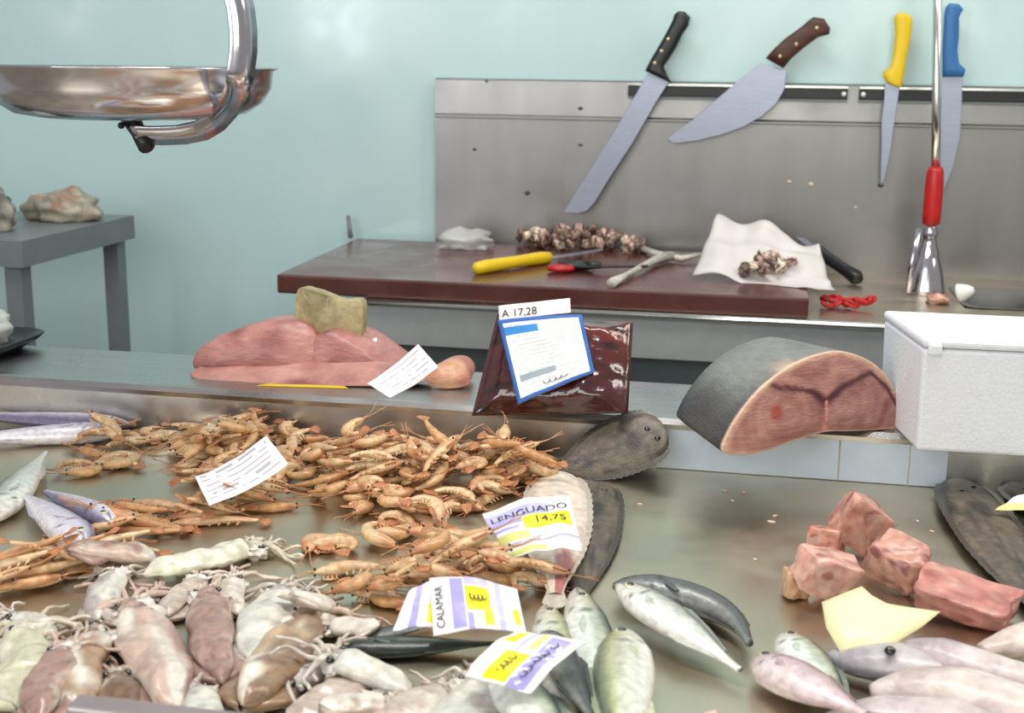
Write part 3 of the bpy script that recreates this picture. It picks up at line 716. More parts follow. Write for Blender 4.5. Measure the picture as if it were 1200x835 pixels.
def face_col(p, s_):
    x, y = pxy(p); n = noise.noise(Vector((x*40, y*40, 2)))
    ringn = math.sin(420*math.hypot(x-.035, y+.005)+n*2)*.12 if x > 0 else math.sin(420*math.hypot(x+.05, y+.01)+n*2)*.12
    c = mix(lin('b38479'), lin('935f58'), .5+n*.8+ringn)
    c = mix(c, lin('c99f88'), sst(.88, .97, s_)); c = mix(c, lin('6b2a2c'), .8*sst(.1, .4, noise.noise(Vector((x*30, y*30, 9))))*sst(.05, .085, x))
    bl_ = min(seg_d(p, SG[:4])*1.0, seg_d(p, SG2)*1.1)
    hub_d = math.hypot(x-hub[0], y-hub[1]); bw = .0055+.007*sst(.04, 0, hub_d)+.004*n
    c = mix(lin('4f1d24'), c, sst(.001, bw, bl_))
    c = mix(lin('d98f88'), c, sst(.0008, .003, seg_d(p, SG[3:])))
    spot = math.hypot(x-pxy(PF.at(908, 482))[0], y-pxy(PF.at(908, 482))[1])
    c = mix(lin('a0483c'), c, sst(.004, .013, spot))
    return c
sw = thing('swordfish_trunk', 'thick cut swordfish trunk with grey skin and pink cut face on the shelf', 'fish', (c0.x, c0.y, ZS))
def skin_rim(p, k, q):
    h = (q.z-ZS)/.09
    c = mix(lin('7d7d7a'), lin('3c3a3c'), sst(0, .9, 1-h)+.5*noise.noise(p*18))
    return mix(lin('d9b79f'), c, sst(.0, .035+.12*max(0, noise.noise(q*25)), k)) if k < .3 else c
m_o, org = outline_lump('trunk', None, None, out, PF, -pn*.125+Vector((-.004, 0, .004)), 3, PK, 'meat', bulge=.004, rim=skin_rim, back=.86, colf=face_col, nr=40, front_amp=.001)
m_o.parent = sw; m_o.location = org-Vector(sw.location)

# styrofoam box
A0 = az(1072, 528, ZS); ztp = ay(1080, 404, A0.y).z
E1 = az(1200, 397, ztp); A1 = Vector((A0.x, A0.y, ztp)); B1 = az(1038, 385, ztp)
lx = (Vector((1, .02, 0))).normalized(); ly = Vector((-.18, 1, 0)).normalized()
fb = thing('foam_box', 'white polystyrene fish box with lid at the right end of the shelf', 'box', (A0.x, A0.y, ZS))
def pb_box(name, x0, x1, y0, y1, z0, z1, mat='foam', taper=0):
    m = MB(); b_ = [lx*(x0+taper)+ly*(y0+taper), lx*(x1-taper)+ly*(y0+taper), lx*(x1-taper)+ly*(y1-taper), lx*(x0+taper)+ly*(y1-taper)]
    t_ = [lx*x0+ly*y0, lx*x1+ly*y0, lx*x1+ly*y1, lx*x0+ly*y1]
    m.loft([[Vector((v.x, v.y, z0)) for v in b_], [Vector((v.x, v.y, z1)) for v in t_]]); return m.build(name, mat, fb, smooth=False, bevel=.004)
hb = ztp-ZS
pb_box('box_body', 0, .36, 0, .17, 0, hb-.004, taper=.003)
pb_box('lid', -.001, .361, -.001, .171, hb-.003, hb+.008)
pb_box('lid_notch', .004, .02, -.006, .002, hb-.012, hb+.004)

# ------------------------------------------------------------------ height field for everything on the tray
HX0, HY0, HC = -1.3, .58, .003; NX, NY = 700, 340
HM = [0.0]*(NX*NY)
def hget(x, y):
    i = int((x-HX0)/HC); j = int((y-HY0)/HC)
    if 0 <= i < NX and 0 <= j < NY: return HM[j*NX+i]
    return 0
def hput(x, y, r, zb, h):
    i0 = int((x-r-HX0)/HC); i1 = int((x+r-HX0)/HC)+1; j0 = int((y-r-HY0)/HC); j1 = int((y+r-HY0)/HC)+1
    for j in range(max(0, j0), min(NY, j1)):
        for i in range(max(0, i0), min(NX, i1)):
            dx, dy = HX0+(i+.5)*HC-x, HY0+(j+.5)*HC-y; d = (dx*dx+dy*dy)/(r*r)
            if d < 1:
                z = zb+h*(.5+.5*math.sqrt(1-d)); k = j*NX+i
                if z > HM[k]: HM[k] = z
def settle(a, b, wid, h, q=.6, n=7):
    """lay a body running from a to b on the heap: returns z at both ends and updates the heap"""
    S = []
    for k in range(n):
        u = k/(n-1); x = a[0]+(b[0]-a[0])*u; y = a[1]+(b[1]-a[1])*u
        S.append((u, max(hget(x, y), .6*hget(x+wid*.3, y)+.0, .6*hget(x, y+wid*.3))))
    f = sorted(s[1] for s in S if s[0] <= .5); g = sorted(s[1] for s in S if s[0] >= .5)
    zf = f[int(q*(len(f)-1))]; zg = g[int(q*(len(g)-1))]
    z0, z1 = zf+(zf-zg)*.5, zg+(zg-zf)*.5; z0 = max(0, z0); z1 = max(0, z1)
    for k in range(n*2):
        u = k/(2*n-1); x = a[0]+(b[0]-a[0])*u; y = a[1]+(b[1]-a[1])*u
        hput(x, y, wid/2, z0+(z1-z0)*u, h)
    return z0, z1
def orient(o, a, b, z0, z1, roll=0):
    A = Vector((a[0], a[1], TR+z0)); B = Vector((b[0], b[1], TR+z1)); d = (B-A)
    x = d.normalized(); y = Vector((0, 0, 1)).cross(x).normalized(); z = x.cross(y)
    R = Matrix((x, y, z)).transposed() @ Matrix.Rotation(roll, 3, 'X')
    o.rotation_euler = R.to_euler(); o.location = A

# ------------------------------------------------------------------ prawns
def prawn_proto(i, L=.062, r=.0066, arc=80, seed=0):
    random.seed(seed)
    t = thing('prawn', 'prawn', 'prawn')
    A = rad(arc); n = 22
    c1 = random.choice([lin('d2ab7b'), lin('cda06f'), lin('c79864'), lin('dabb90'), lin('ca9a6c')])
    c2 = random.choice([lin('b98558'), lin('bd8054'), lin('b27748')]); hd = random.choice([lin('c98d62'), lin('bb7d55'), lin('cfa377')])
    def sp(u):   # spine position, head at u=0; straight carapace then curling tail
        st = .38
        if u < st: return Vector((u*L, 0, 0)), Vector((1, 0, 0))
        k = (u-st)/(1-st); R = L*(1-st)/A; a = A*k
        return Vector((st*L+R*math.sin(a), -R*(1-math.cos(a)), 0)), Vector((math.cos(a), -math.sin(a), 0))
    m = MB(); rings = []; cc = []
    kr = [(0, .15), (.05, .42), (.14, .74), (.28, 1.0), (.36, 1.02), (.46, .98), (.6, .82), (.75, .66), (.9, .46), (1, .34)]
    for k in range(n+1):
        u = k/n; p, tg = sp(u); s_ = Vector((-tg.y, tg.x, 0)); seg = 0
        if u > .36: seg = ((u-.36)*9.5) % 1
        rr_ = r*interp(kr, u)*(1+(.16*(seg-.5) if u > .36 else 0)); ring_ = []; c_ = []
        for j in range(10):
            a = 2*PI*j/10; ring_.append(p+s_*math.cos(a)*rr_*1.12+Vector((0, 0, r+math.sin(a)*rr_*.85)))
            col = mix(c1, hd, sst(.4, .1, u)); col = mix(col, c2, .55*sst(.55, 1, seg) if u > .36 else 0)
            col = mix(col, lin('efd6b4'), .5*sst(.2, -.8, math.cos(a))); col = mix(col, c2, .6*sst(.05, .4, noise.noise(Vector((u*9+seed, math.cos(a)*2, math.sin(a)*2)))))
            c_.append(col)
        rings.append(ring_); cc.append(c_)
    m.loft(rings, cc)
    # rostrum and walking legs / swimmerets
    m.tube([(0.001, .001, r), (-.006, .002, r+.001)], [.0016, .0004], 5, hd)
    for k in range(4):
        u = .14+k*.06; p, tg = sp(u); m.tube([p+Vector((0, -.6*r, r*.7)), p+Vector((-.003, -1.25*r, .0022)), p+Vector((.004-.002*k, -1.7*r, .0015))], [.0013, .0011, .0006], 4, hd)
    for k in range(4):
        u = .46+k*.11; p, tg = sp(u); s_ = Vector((-tg.y, tg.x, 0)); m.tube([p-s_*r*.6+Vector((0, 0, r*.8)), p-s_*r*1.7-tg*.002+Vector((0, 0, r*.6))], [.0018, .0008], 5, c1)
    m.build('body', 'shell', t)
    p, tg = sp(1); s_ = Vector((-tg.y, tg.x, 0)); m = MB()
    for a in (-.6, -.25, .05, .35, .65):
        d = tg*math.cos(a)+s_*math.sin(a)
        m.tube([p+Vector((0, 0, r))-tg*.002, p+d*.006+Vector((0, 0, r*.95)), p+d*.012+Vector((0, 0, r*.8)), p+d*.014+Vector((0, 0, r*.75))], [.001, .0024, .0026, .001], 6, mix(c2, lin('b0643f'), .3), .35)
    m.build('tail_fan', 'shell', t)
    m = MB()
    for k in range(2):
        w_ = random.uniform(-.5, .5); P = [Vector((0, (k-.5)*.003, r))]
        for q in range(1, 6): P.append(Vector((-.005*q-.001*q, (k-.5)*.003+w_*.0011*q*q*(1 if k else -1), r*.9+.0012*math.sin(q))))
        m.tube(P, [.0005]*len(P), 4, mix(hd, c2, .5))
    m.build('antennae', 'shell', t)
    m = MB()
    for s_ in (-1, 1): m.blob((.002, .0005, r+s_*.0028), (.0014,)*3, 1, 0, 1, lin('0b0b0d'), 8, 6)
    m.build('eyes', 'eye', t)
    return t
PR = [prawn_proto(i, L, r, arc, 40+i) for i, (L, r, arc) in enumerate([(.064, .0068, 80), (.062, .0070, 120), (.066, .0066, 60), (.060, .0073, 160), (.064, .0066, 100), (.070, .0064, 30), (.060, .0068, 205), (.066, .0062, 135), (.088, .0058, 25), (.084, .0056, 60), (.080, .0060, 12)])]
used = set()
def put_prawn(x, y, yaw, label, group, q=.55, kind=None, scale=1, flip=None, dz=0, zfix=None):
    k = kind if kind is not None else random.randrange(8)
    src = PR[k]
    if k in used: o = copy_tree(src)
    else: used.add(k); o = src
    L = .060*scale; a = (x-.5*L*math.cos(yaw), y-.5*L*math.sin(yaw)); b = (x+.5*L*math.cos(yaw), y+.5*L*math.sin(yaw))
    z0, z1 = settle(a, b, .016*scale, .0150*scale, q)
    f = random.random() < .5 if flip is None else flip
    lim = .022; 
    if abs(z1-z0) > lim: mid = (z0+z1)/2; s_ = math.copysign(lim/2, z1-z0); z0, z1 = mid-s_, mid+s_
    orient(o, a, b, z0+dz, z1+dz, 0)
    if f: 
        o.rotation_euler = (o.rotation_euler.to_matrix() @ Matrix.Rotation(PI, 3, 'X')).to_euler(); o.location.z += .0150*scale
    o.scale = (scale,)*3
    tag(o, label, 'prawn', group)
    return o
def inside(poly, x, y):
    c = False; n = len(poly)
    for i in range(n):
        x1, y1 = poly[i]; x2, y2 = poly[(i+1) % n]
        if (y1 > y) != (y2 > y) and x < (x2-x1)*(y-y1)/(y2-y1)+x1: c = not c
    return c
def in_pix(poly):
    xs = [p[0] for p in poly]; ys = [p[1] for p in poly]
    while True:
        x, y = random.uniform(min(xs), max(xs)), random.uniform(min(ys), max(ys))
        if inside(poly, x, y): return x, y
random.seed(77)
CEN = [(222, 520), (290, 516), (400, 528), (520, 538), (645, 552), (655, 566), (600, 590), (560, 600), (540, 622), (470, 622), (430, 600), (372, 590), (330, 562), (250, 575), (215, 545)]
LOW = [(560, 625), (590, 668), (650, 700), (600, 715), (520, 712), (430, 720), (420, 710), (475, 688), (530, 665)]
G1 = 'orange prawns in the big central heap'
Lb1 = 'orange tan prawn in the big central heap below the shelf'
RID = [(215, 522), (300, 528), (400, 540), (520, 548), (640, 560), (600, 580), (480, 585), (380, 570), (300, 560), (230, 560)]
for i in range(196):
    px, py = in_pix(CEN if i < 90 else RID if i % 3 else CEN); p = az(px, py, TR)
    if p.y > YR-.03: p.y = YR-.03
    zn = ('orange tan prawn at the left end of the big heap around the white slip', 'prawns at the left end of the big heap') if px < 350 else ('orange tan prawn on the high back ridge of the big heap against the riser', 'prawns on the back ridge of the big heap') if py < 552 else ('orange tan prawn at the right end of the big heap beside the soles', 'prawns at the right end of the big heap') if px > 540 else ('orange tan prawn on the front slope of the big heap facing bare steel', 'prawns on the front slope of the big heap')
    put_prawn(p.x, p.y, random.uniform(0, 2*PI), zn[0], zn[1], q=.45)
for i in range(36):
    px, py = in_pix(LOW); p = az(px, py, TR)
    put_prawn(p.x, p.y, rad(20)+random.uniform(-.4, .4)+(PI if random.random() < .4 else 0), 'orange prawn in the straggling row above the price tags', 'prawns in the row above the price tags', q=.45)
# loose ones
for px, py, yaw, k, lab, g in ((362, 640, 1.9, 6, 'curled prawn lying loose on bare steel, left of the loose ones', 0), (400, 640, .7, 3, 'tightly curved prawn beside the curled one on bare steel', 0), (432, 642, 2.9, 1, 'loose prawn nearest the heap on bare steel', 0), (405, 672, .7, 2, 'short plump prawn lowest of the loose ones on bare steel', 0), (470, 634, .2, 3, 'curved pale prawn at the lower edge of the central heap', 0)):
    p = az(px, py, TR); put_prawn(p.x, p.y, yaw, lab, None, kind=k, scale=1.15)
random.seed(5)
CL = [(80, 553), (100, 520), (140, 506), (170, 500), (165, 530), (140, 560), (95, 562)]
for i in range(15):
    px, py = in_pix(CL); p = az(px, py, TR); put_prawn(p.x, p.y, random.uniform(-.5, .9)+(PI if i % 2 else 0), 'orange prawn in the small separate cluster left of the big heap', 'prawns in the small left cluster')
p = az(190, 515, TR); put_prawn(p.x, p.y, 1.2, 'prawn standing bent between the small cluster and the big heap', None, kind=1, scale=1.1)
BAND = [(-10, 662), (60, 655), (95, 658), (118, 635), (140, 608), (230, 592), (320, 578), (330, 600), (230, 618), (150, 638), (95, 680), (50, 702), (-10, 702)]
for i in range(40):
    px, py = in_pix(BAND); p = az(px, py, TR); put_prawn(p.x, p.y, rad(28)+random.uniform(-.55, .55)+(PI if random.random() < .5 else 0), 'long orange prawn in the left band above the squid', 'prawns in the left band above the squid', kind=random.choice([8, 9, 10, 8, 5]), scale=random.uniform(.9, 1.1), q=.45)
for k, t in enumerate(PR):
    if k not in used: put_prawn(az(300, 545, TR).x, az(300, 545, TR).y, 1, Lb1, G1, kind=k)

# ------------------------------------------------------------------ fish
HK = [(0, .10), (.04, .38), (.10, .62), (.2, .88), (.32, 1.0), (.45, .96), (.6, .78), (.75, .5), (.88, .26), (1, .18)]
SL = [(0, .15), (.04, .5), (.10, .78), (.2, 1.0), (.35, 1.0), (.55, .82), (.75, .55), (.9, .3), (1, .2)]
def fish(label, hp, tp, kind='silver', hr=.12, wr=.6, bend=0, flip=False, group=None, q=.5, roll=0, name='fish', zlift=0, tail=True, za=None):
    """hp/tp: snout and tail pixels on the tray"""
    pa = az(hp[0], hp[1], TR+.012+zlift); pb_ = az(tp[0], tp[1], TR+.012+zlift); L = (pb_-pa).length
    H = hr*(az((hp[0]+tp[0])/2, min(800, (hp[1]+tp[1])/2), TR)-CAM).length/FPX*1.02; W = H*wr; BLn = .86*L
    t = thing(name, label, 'fish', group=group)
    prof = SL if kind in ('hake', 'dark') else HK
    sg = -1 if flip else 1
    CO = {'silver': ('5c6660', 'a9aca4', 'dfe0d8', 'eceae4'), 'dark': ('2b2d2e', '3c3f40', '55585a', '8b8d8c'), 'green': ('4a564c', 'a0ab9c', 'dde1d8', 'efefe8'),
          'hake': ('77708a', 'a89fb8', 'd6cede', 'ece6ee'), 'pink': ('6b565c', 'a58890', 'd8bfc4', 'e8d6d6'), 'black': ('1d2321', '2a3330', '6f7f74', '39433e'), 'yellow': ('6e7a66', 'b7b98a', 'dedfce', 'ecece4')}[kind]
    CO = [lin(c) for c in CO]
    def cx(u): return u*BLn
    def cy(u): return bend*L*math.sin(PI*min(1, u*.86))
    m = MB(); N_ = 44; K_ = 22; rings = []; cc = []
    for i in range(N_+1):
        u = i/N_; h = H/2*interp(prof, u); wd = W/2*max(.12, interp(prof, u)**.9)
        if u < .23: h *= 1.03; wd *= 1.05
        ring_ = []; c_ = []
        dy = (cy(min(1, u+.01))-cy(max(0, u-.01)))/(cx(min(1, u+.01))-cx(max(0, u-.01)))
        nx, ny = -dy/math.hypot(1, dy), 1/math.hypot(1, dy)
        for j in range(K_):
            a = 2*PI*j/K_; v = math.cos(a)
            hy = h*v*(1.0 if v > 0 else 1.06)*sg
            ring_.append(Vector((cx(u)+nx*hy, cy(u)+ny*hy, W/2+wd*math.sin(a))))
            s_ = v+.12*noise.noise(Vector((u*9, v*3, 2)))
            if kind == 'black':
                c = mix(CO[0], CO[1], .5+noise.noise(Vector((u*8, v*4, 5)))); c = mix(c, CO[2], sst(.16, .02, abs(s_+.1+.15*math.sin(u*5)))*sst(.2, .35, u)*sst(.95, .7, u)*.9)
            else:
                c = mix(CO[3], CO[2], sst(-.7, -.2, s_)); c = mix(c, CO[1], sst(.05, .5, s_)); c = mix(c, CO[0], sst(.45, .8, s_))
                if kind in ('silver', 'green', 'yellow'): c = mix(c, mix(CO[0], CO[2], .35), .55*sst(.05, .0, abs(s_-.12-.15*u))*sst(.2, .3, u))
                if kind in ('yellow', 'green'): c = mix(c, lin('c9c37a'), .35*sst(.2, 0, abs(s_-.3)))
            g = abs(u-(.225-.05*v*v)); c = mix(mix(CO[0], (.05, .03, .03), .3), c, sst(.0, .013, g) if abs(v) < .85 else 1)
            if u < .2 and kind in ('silver', 'pink', 'green', 'yellow'): c = mix(c, lin('b99f84') if kind != 'pink' else lin('9b6a78'), .35*sst(-.2, .5, noise.noise(Vector((u*30, v*5, 7)))+.2))
            if u < .07 and abs(s_+.25) < .16: c = mix(c, lin('2a1c1c'), .8)
            c_.append(c)
        rings.append(ring_); cc.append(c_)
    m.loft(rings, cc); m.build('body', 'skin', t)
    # tail fin
    if tail:
        m = MB(); e = cx(1); ey = cy(1); dy = (cy(1)-cy(.97))/(cx(1)-cx(.97)); an = math.atan(dy); ca, sa = math.cos(an), math.sin(an)
        P = [(-.02, .06), (.05, .3), (.14, .46), (.155, .44), (.11, .18), (.085, 0), (.11, -.18), (.155, -.44), (.14, -.46), (.05, -.3), (-.02, -.06)]
        pts = [Vector((e+(x*L)*ca-(y*H*.9)*sa, ey+(x*L)*sa+(y*H*.9)*ca, W/2-.0008)) for x, y in P]
        m.prism(pts, (0, 0, 1), .0016, mix(CO[0], CO[1], .5)); m.build('tail_fin', 'skin', t, smooth=False)
    def fin(name_, us, hs, side, col):
        m = MB(); pts = []
        for u in us: pts.append(Vector((cx(u), cy(u)+side*sg*H/2*interp(prof, u)*.9, W/2-.0006)))
        for u, hh in zip(us[::-1], hs[::-1]): pts.append(Vector((cx(u)+.02*L, cy(u)+side*sg*H/2*(interp(prof, u)+hh), W/2-.0006)))
        m.prism(pts, (0, 0, 1), .0012, col); m.build(name_, 'skin', t, smooth=False)
    fin('dorsal_fin', [.32, .4, .5, .6, .7, .82], [.1, .32, .22, .18, .12, .06], 1, mix(CO[0], CO[1], .5))
    fin('anal_fin', [.55, .62, .72, .84], [.08, .22, .14, .06], -1, mix(CO[2], CO[1], .6))
    m = MB(); u = .26; b0 = Vector((cx(u), cy(u)-.1*H*sg, W/2+W/2*.97))
    m.prism([b0, b0+Vector((.05*L, .05*H*sg, -.001)), b0+Vector((.13*L, -.06*H*sg, -.002)), b0+Vector((.12*L, -.14*H*sg, -.003)), b0+Vector((.04*L, -.14*H*sg, -.001))], (0, 0, 1), .0012, mix(CO[1], CO[2], .4)); m.build('pectoral_fin', 'skin', t, smooth=False)
    er = max(.0028, min(.0055, H*.11)); u = .10
    wv = W/2+W/2*interp(prof, u)**.9*.86
    m = MB(); m.blob((cx(u), cy(u)+.02*H*sg, wv), (er*1.35, er*1.35, er*.5), 1, 0, 1, lin('c9c0a0') if kind != 'dark' else lin('6c6a60'), 14, 8); ey_ = m.build('eye', 'skin', t)
    m = MB(); m.blob((cx(u), cy(u)+.02*H*sg, wv+er*.28), (er*.8, er*.8, er*.4), 1, 0, 1, (0, 0, 0), 12, 8); m.build('pupil', 'eye', ey_)
    a = (pa.x, pa.y); b = (pb_.x, pb_.y)
    if za is None: z0, z1 = settle(a, b, H*.8, W*.9, q)
    else: z0, z1 = za; [hput(a[0]+(b[0]-a[0])*k/12, a[1]+(b[1]-a[1])*k/12, H*.4, z0+(z1-z0)*k/12, W*.9) for k in range(13)]
    z0 = min(z0, .06); z1 = min(z1, .06)
    orient(t, a, b, z0, z1, roll)
    if roll: t.location.z += abs(math.sin(roll))*(H/2-W*.35)
    return t
# left: blue whiting
fish('upper of the two long silver lilac fish at the left edge', (152, 497), (-75, 484), 'hake', 25, .7, flip=False, name='silver_fish')
fish('lower of the two long silver lilac fish at the left edge', (140, 506), (-95, 518), 'hake', 30, .7, flip=True, name='silver_fish')
fish('slim silver fish pointing down at the left edge, tail to the upper right', (-12, 612), (62, 520), 'silver', 38, .6, q=1, tail=False, name='silver_fish')
fish('lilac grey fish with dark head down, lying above the prawn band', (104, 652), (20, 575), 'hake', 38, .75, za=(.010, 0), tail=False, flip=True, name='silver_fish')
fish('lilac grey fish lying right of its twin with head into the prawn band', (132, 626), (42, 572), 'hake', 34, .75, za=(.010, 0), tail=False, name='silver_fish')
# right pair
fish('dark backed mackerel curved above the silver one on bare steel', (718, 690), (884, 778), 'dark', 44, .85, bend=.25, flip=False, name='mackerel', tail=False)
fish('silver horse mackerel lying below the dark curved one', (722, 706), (892, 802), 'silver', 54, .5, bend=.015, flip=False, name='horse_mackerel', tail=False)
# bottom right
fish('dark green backed fish behind the pinkish one near the bottom', (918, 744), (1015, 860), 'green', 54, .6, flip=False, name='horse_mackerel')
fish('pinkish silver fish with head pointing up left at the bottom', (886, 776), (1040, 880), 'pink', 60, .6, flip=False, name='horse_mackerel')

# ------------------------------------------------------------------ flatfish
def flatfish(label, hp, tp, wr, brown=True, th=.012, flip=False, bendz=0, Lm=None, group=None, cols=None, za=None, q=.4):
    pa = az(hp[0], hp[1], TR+.006); pb_ = az(tp[0], tp[1], TR+.006); L = Lm or (pb_-pa).length; W = wr*(az((hp[0]+tp[0])/2, min(800, (hp[1]+tp[1])/2), TR)-CAM).length/FPX
    t = thing('sole', label, 'flatfish', group=group)
    c0_, c1_, c2_ = cols or ((lin('4f473e'), lin('6a5f52'), lin('2f2b29')) if brown else (lin('e6dccb'), lin('ddd0bf'), lin('cdbdb0')))
    prof = [(0, .34), (.025, .6), (.08, .84), (.2, .98), (.38, 1), (.55, .93), (.72, .72), (.86, .44), (.94, .25), (1, .2)]
    m = MB(); f = MB(); NU, NV = 40, 14
    def P(u, v, k=1.0, z=0):
        w_ = W/2*interp(prof, u)*k; return Vector((u*L*.93, w_*v, th*.5+z+bendz*math.sin(PI*u)))
    for sgn in (1, -1):
        g = []
        for i in range(NU+1):
            row = []
            for j in range(NV+1):
                u = i/NU; v = -1+2*j/NV; dome = th*.5*math.sqrt(max(0, 1-v*v))*(.35+.65*interp(prof, u))
                n = noise.noise(Vector((u*14, v*4, 3))); n2 = noise.noise(Vector((u*5, v*3, 9)))
                c = mix(mix(c0_, c1_, .5+n), c2_, sst(.1, .5, n2)); c = mix(c, mix(c2_, c0_, .3), .6*sst(.06, 0, abs(v)))
                c = mix(c, c2_, .5*sst(.012, 0, abs(u-.19-.04*v*v)))
                if not brown and u > .62 and v*(-1 if flip else 1) > -.1: c = mix(c, lin('a84a50'), .85*sst(.66, .78, u+.2*n))
                row.append(m.vert(P(u, v, .84, sgn*dome), c))
            g.append(row)
        for i in range(NU):
            for j in range(NV): q4 = (g[i][j], g[i+1][j], g[i+1][j+1], g[i][j+1]); m.face(q4 if sgn > 0 else q4[::-1])
    o = m.build('body', 'solemat' if brown else 'flesh', t)
    # fringe fins all round with a ragged rim
    for side in (-1, 1):
        f = MB(); A_ = []; B_ = []
        for i in range(61):
            u = .04+.95*i/60; k = .99+.02*math.sin(i*1.9)
            A_.append(P(u, side, .82)); B_.append(P(u, side, k))
        fc = mix(c2_, c0_, .5) if brown else lin('c9c0b0')
        rings = [[a+Vector((0, 0, .0005)), b+Vector((0, 0, .0003)), b-Vector((0, 0, .0003)), a-Vector((0, 0, .0005))] for a, b in zip(A_, B_)]
        f.loft(rings, [[fc]*4]*len(rings)); f.build('fringe_fin', 'skin', t, smooth=False)
    f = MB(); pts = [Vector((L*.91, W*.10, th*.5)), Vector((L*.98, W*.15, th*.5)), Vector((L*1.0, W*.08, th*.5)), Vector((L*1.01, 0, th*.5)), Vector((L*1.0, -W*.08, th*.5)), Vector((L*.98, -W*.15, th*.5)), Vector((L*.91, -W*.10, th*.5))]
    f.prism(pts, (0, 0, 1), .001, c2_ if brown else lin('c9c0b0')); f.build('tail_fin', 'skin', t, smooth=False)
    if brown:
        for dx, dy in ((.09, .15), (.13, -.1)):
            m = MB(); m.blob((dx*L, dy*W*.8*(-1 if flip else 1), th*.85), (.004, .004, .003), 1, 0, 1, lin('1a1614'), 12, 8); m.build('eye', 'eye', t)
    a = (pa.x, pa.y); b = (pb_.x, pb_.y)
    if za is None: z0, z1 = settle(a, b, W*.8, th, q)
    else: z0, z1 = za
    orient(t, a, b, z0, z1); return t
t = flatfish('dark brown sole leaning up against the riser below the meat bag', (786, 492), (664, 556), 74, Lm=.158, th=.009, za=(0, 0))
# it leans between the tray and the riser
lp = Plane((0, YR-.062, TR+.008), (0, -.72, .69)); A_, B_ = lp.at(779, 504), lp.at(650, 556)
X_ = (B_-A_).normalized(); Z_ = lp.n; Y_ = Z_.cross(X_)
t.location = A_; t.rotation_euler = Matrix((X_, Y_, Z_)).transposed().to_euler()
flatfish('dark sole mostly hidden beneath the pale belly-up sole', (702, 566), (676, 716), 74, th=.010)
flatfish('pale sole lying belly up with a reddish head end, under the yellow and lilac tag', (654, 558), (650, 722), 88, brown=False, th=.012, q=.9)
flatfish('large dark sole stretching down the right edge', (1122, 566), (1235, 745), 84, th=.014, za=(.002, .002))
flatfish('dark sole at the right edge carrying a yellow and white tag', (1190, 570), (1300, 640), 76, th=.012, za=(.004, .004), Lm=.26)

# ------------------------------------------------------------------ bottom centre fish
fish('long black green mackerel lying across below the price tags', (388, 756), (610, 748), 'black', 36, .6, flip=False, name='mackerel', tail=False)
fish('short dark fish tail showing left of the price tags', (398, 742), (520, 722), 'dark', 26, .5, name='dark_fish', tail=False)
fish('slim silver fish left of the two bright horse mackerel', (640, 708), (690, 930), 'yellow', 52, .6, name='horse_mackerel')
fish('bright horse mackerel with green back, head up beside the pale sole', (676, 690), (752, 960), 'green', 56, .6, flip=False, name='horse_mackerel')
fish('pale horse mackerel, rightmost of the bottom centre group', (730, 742), (728, 980), 'yellow', 66, .6, flip=True, name='horse_mackerel')
fish('grey fish with head up under the lowest price tag', (584, 792), (690, 930), 'green', 60, .6, name='horse_mackerel')
fish('dark backed fish between the slim silver fish and the lowest tag', (640, 762), (705, 880), 'dark', 40, .6, name='mackerel')

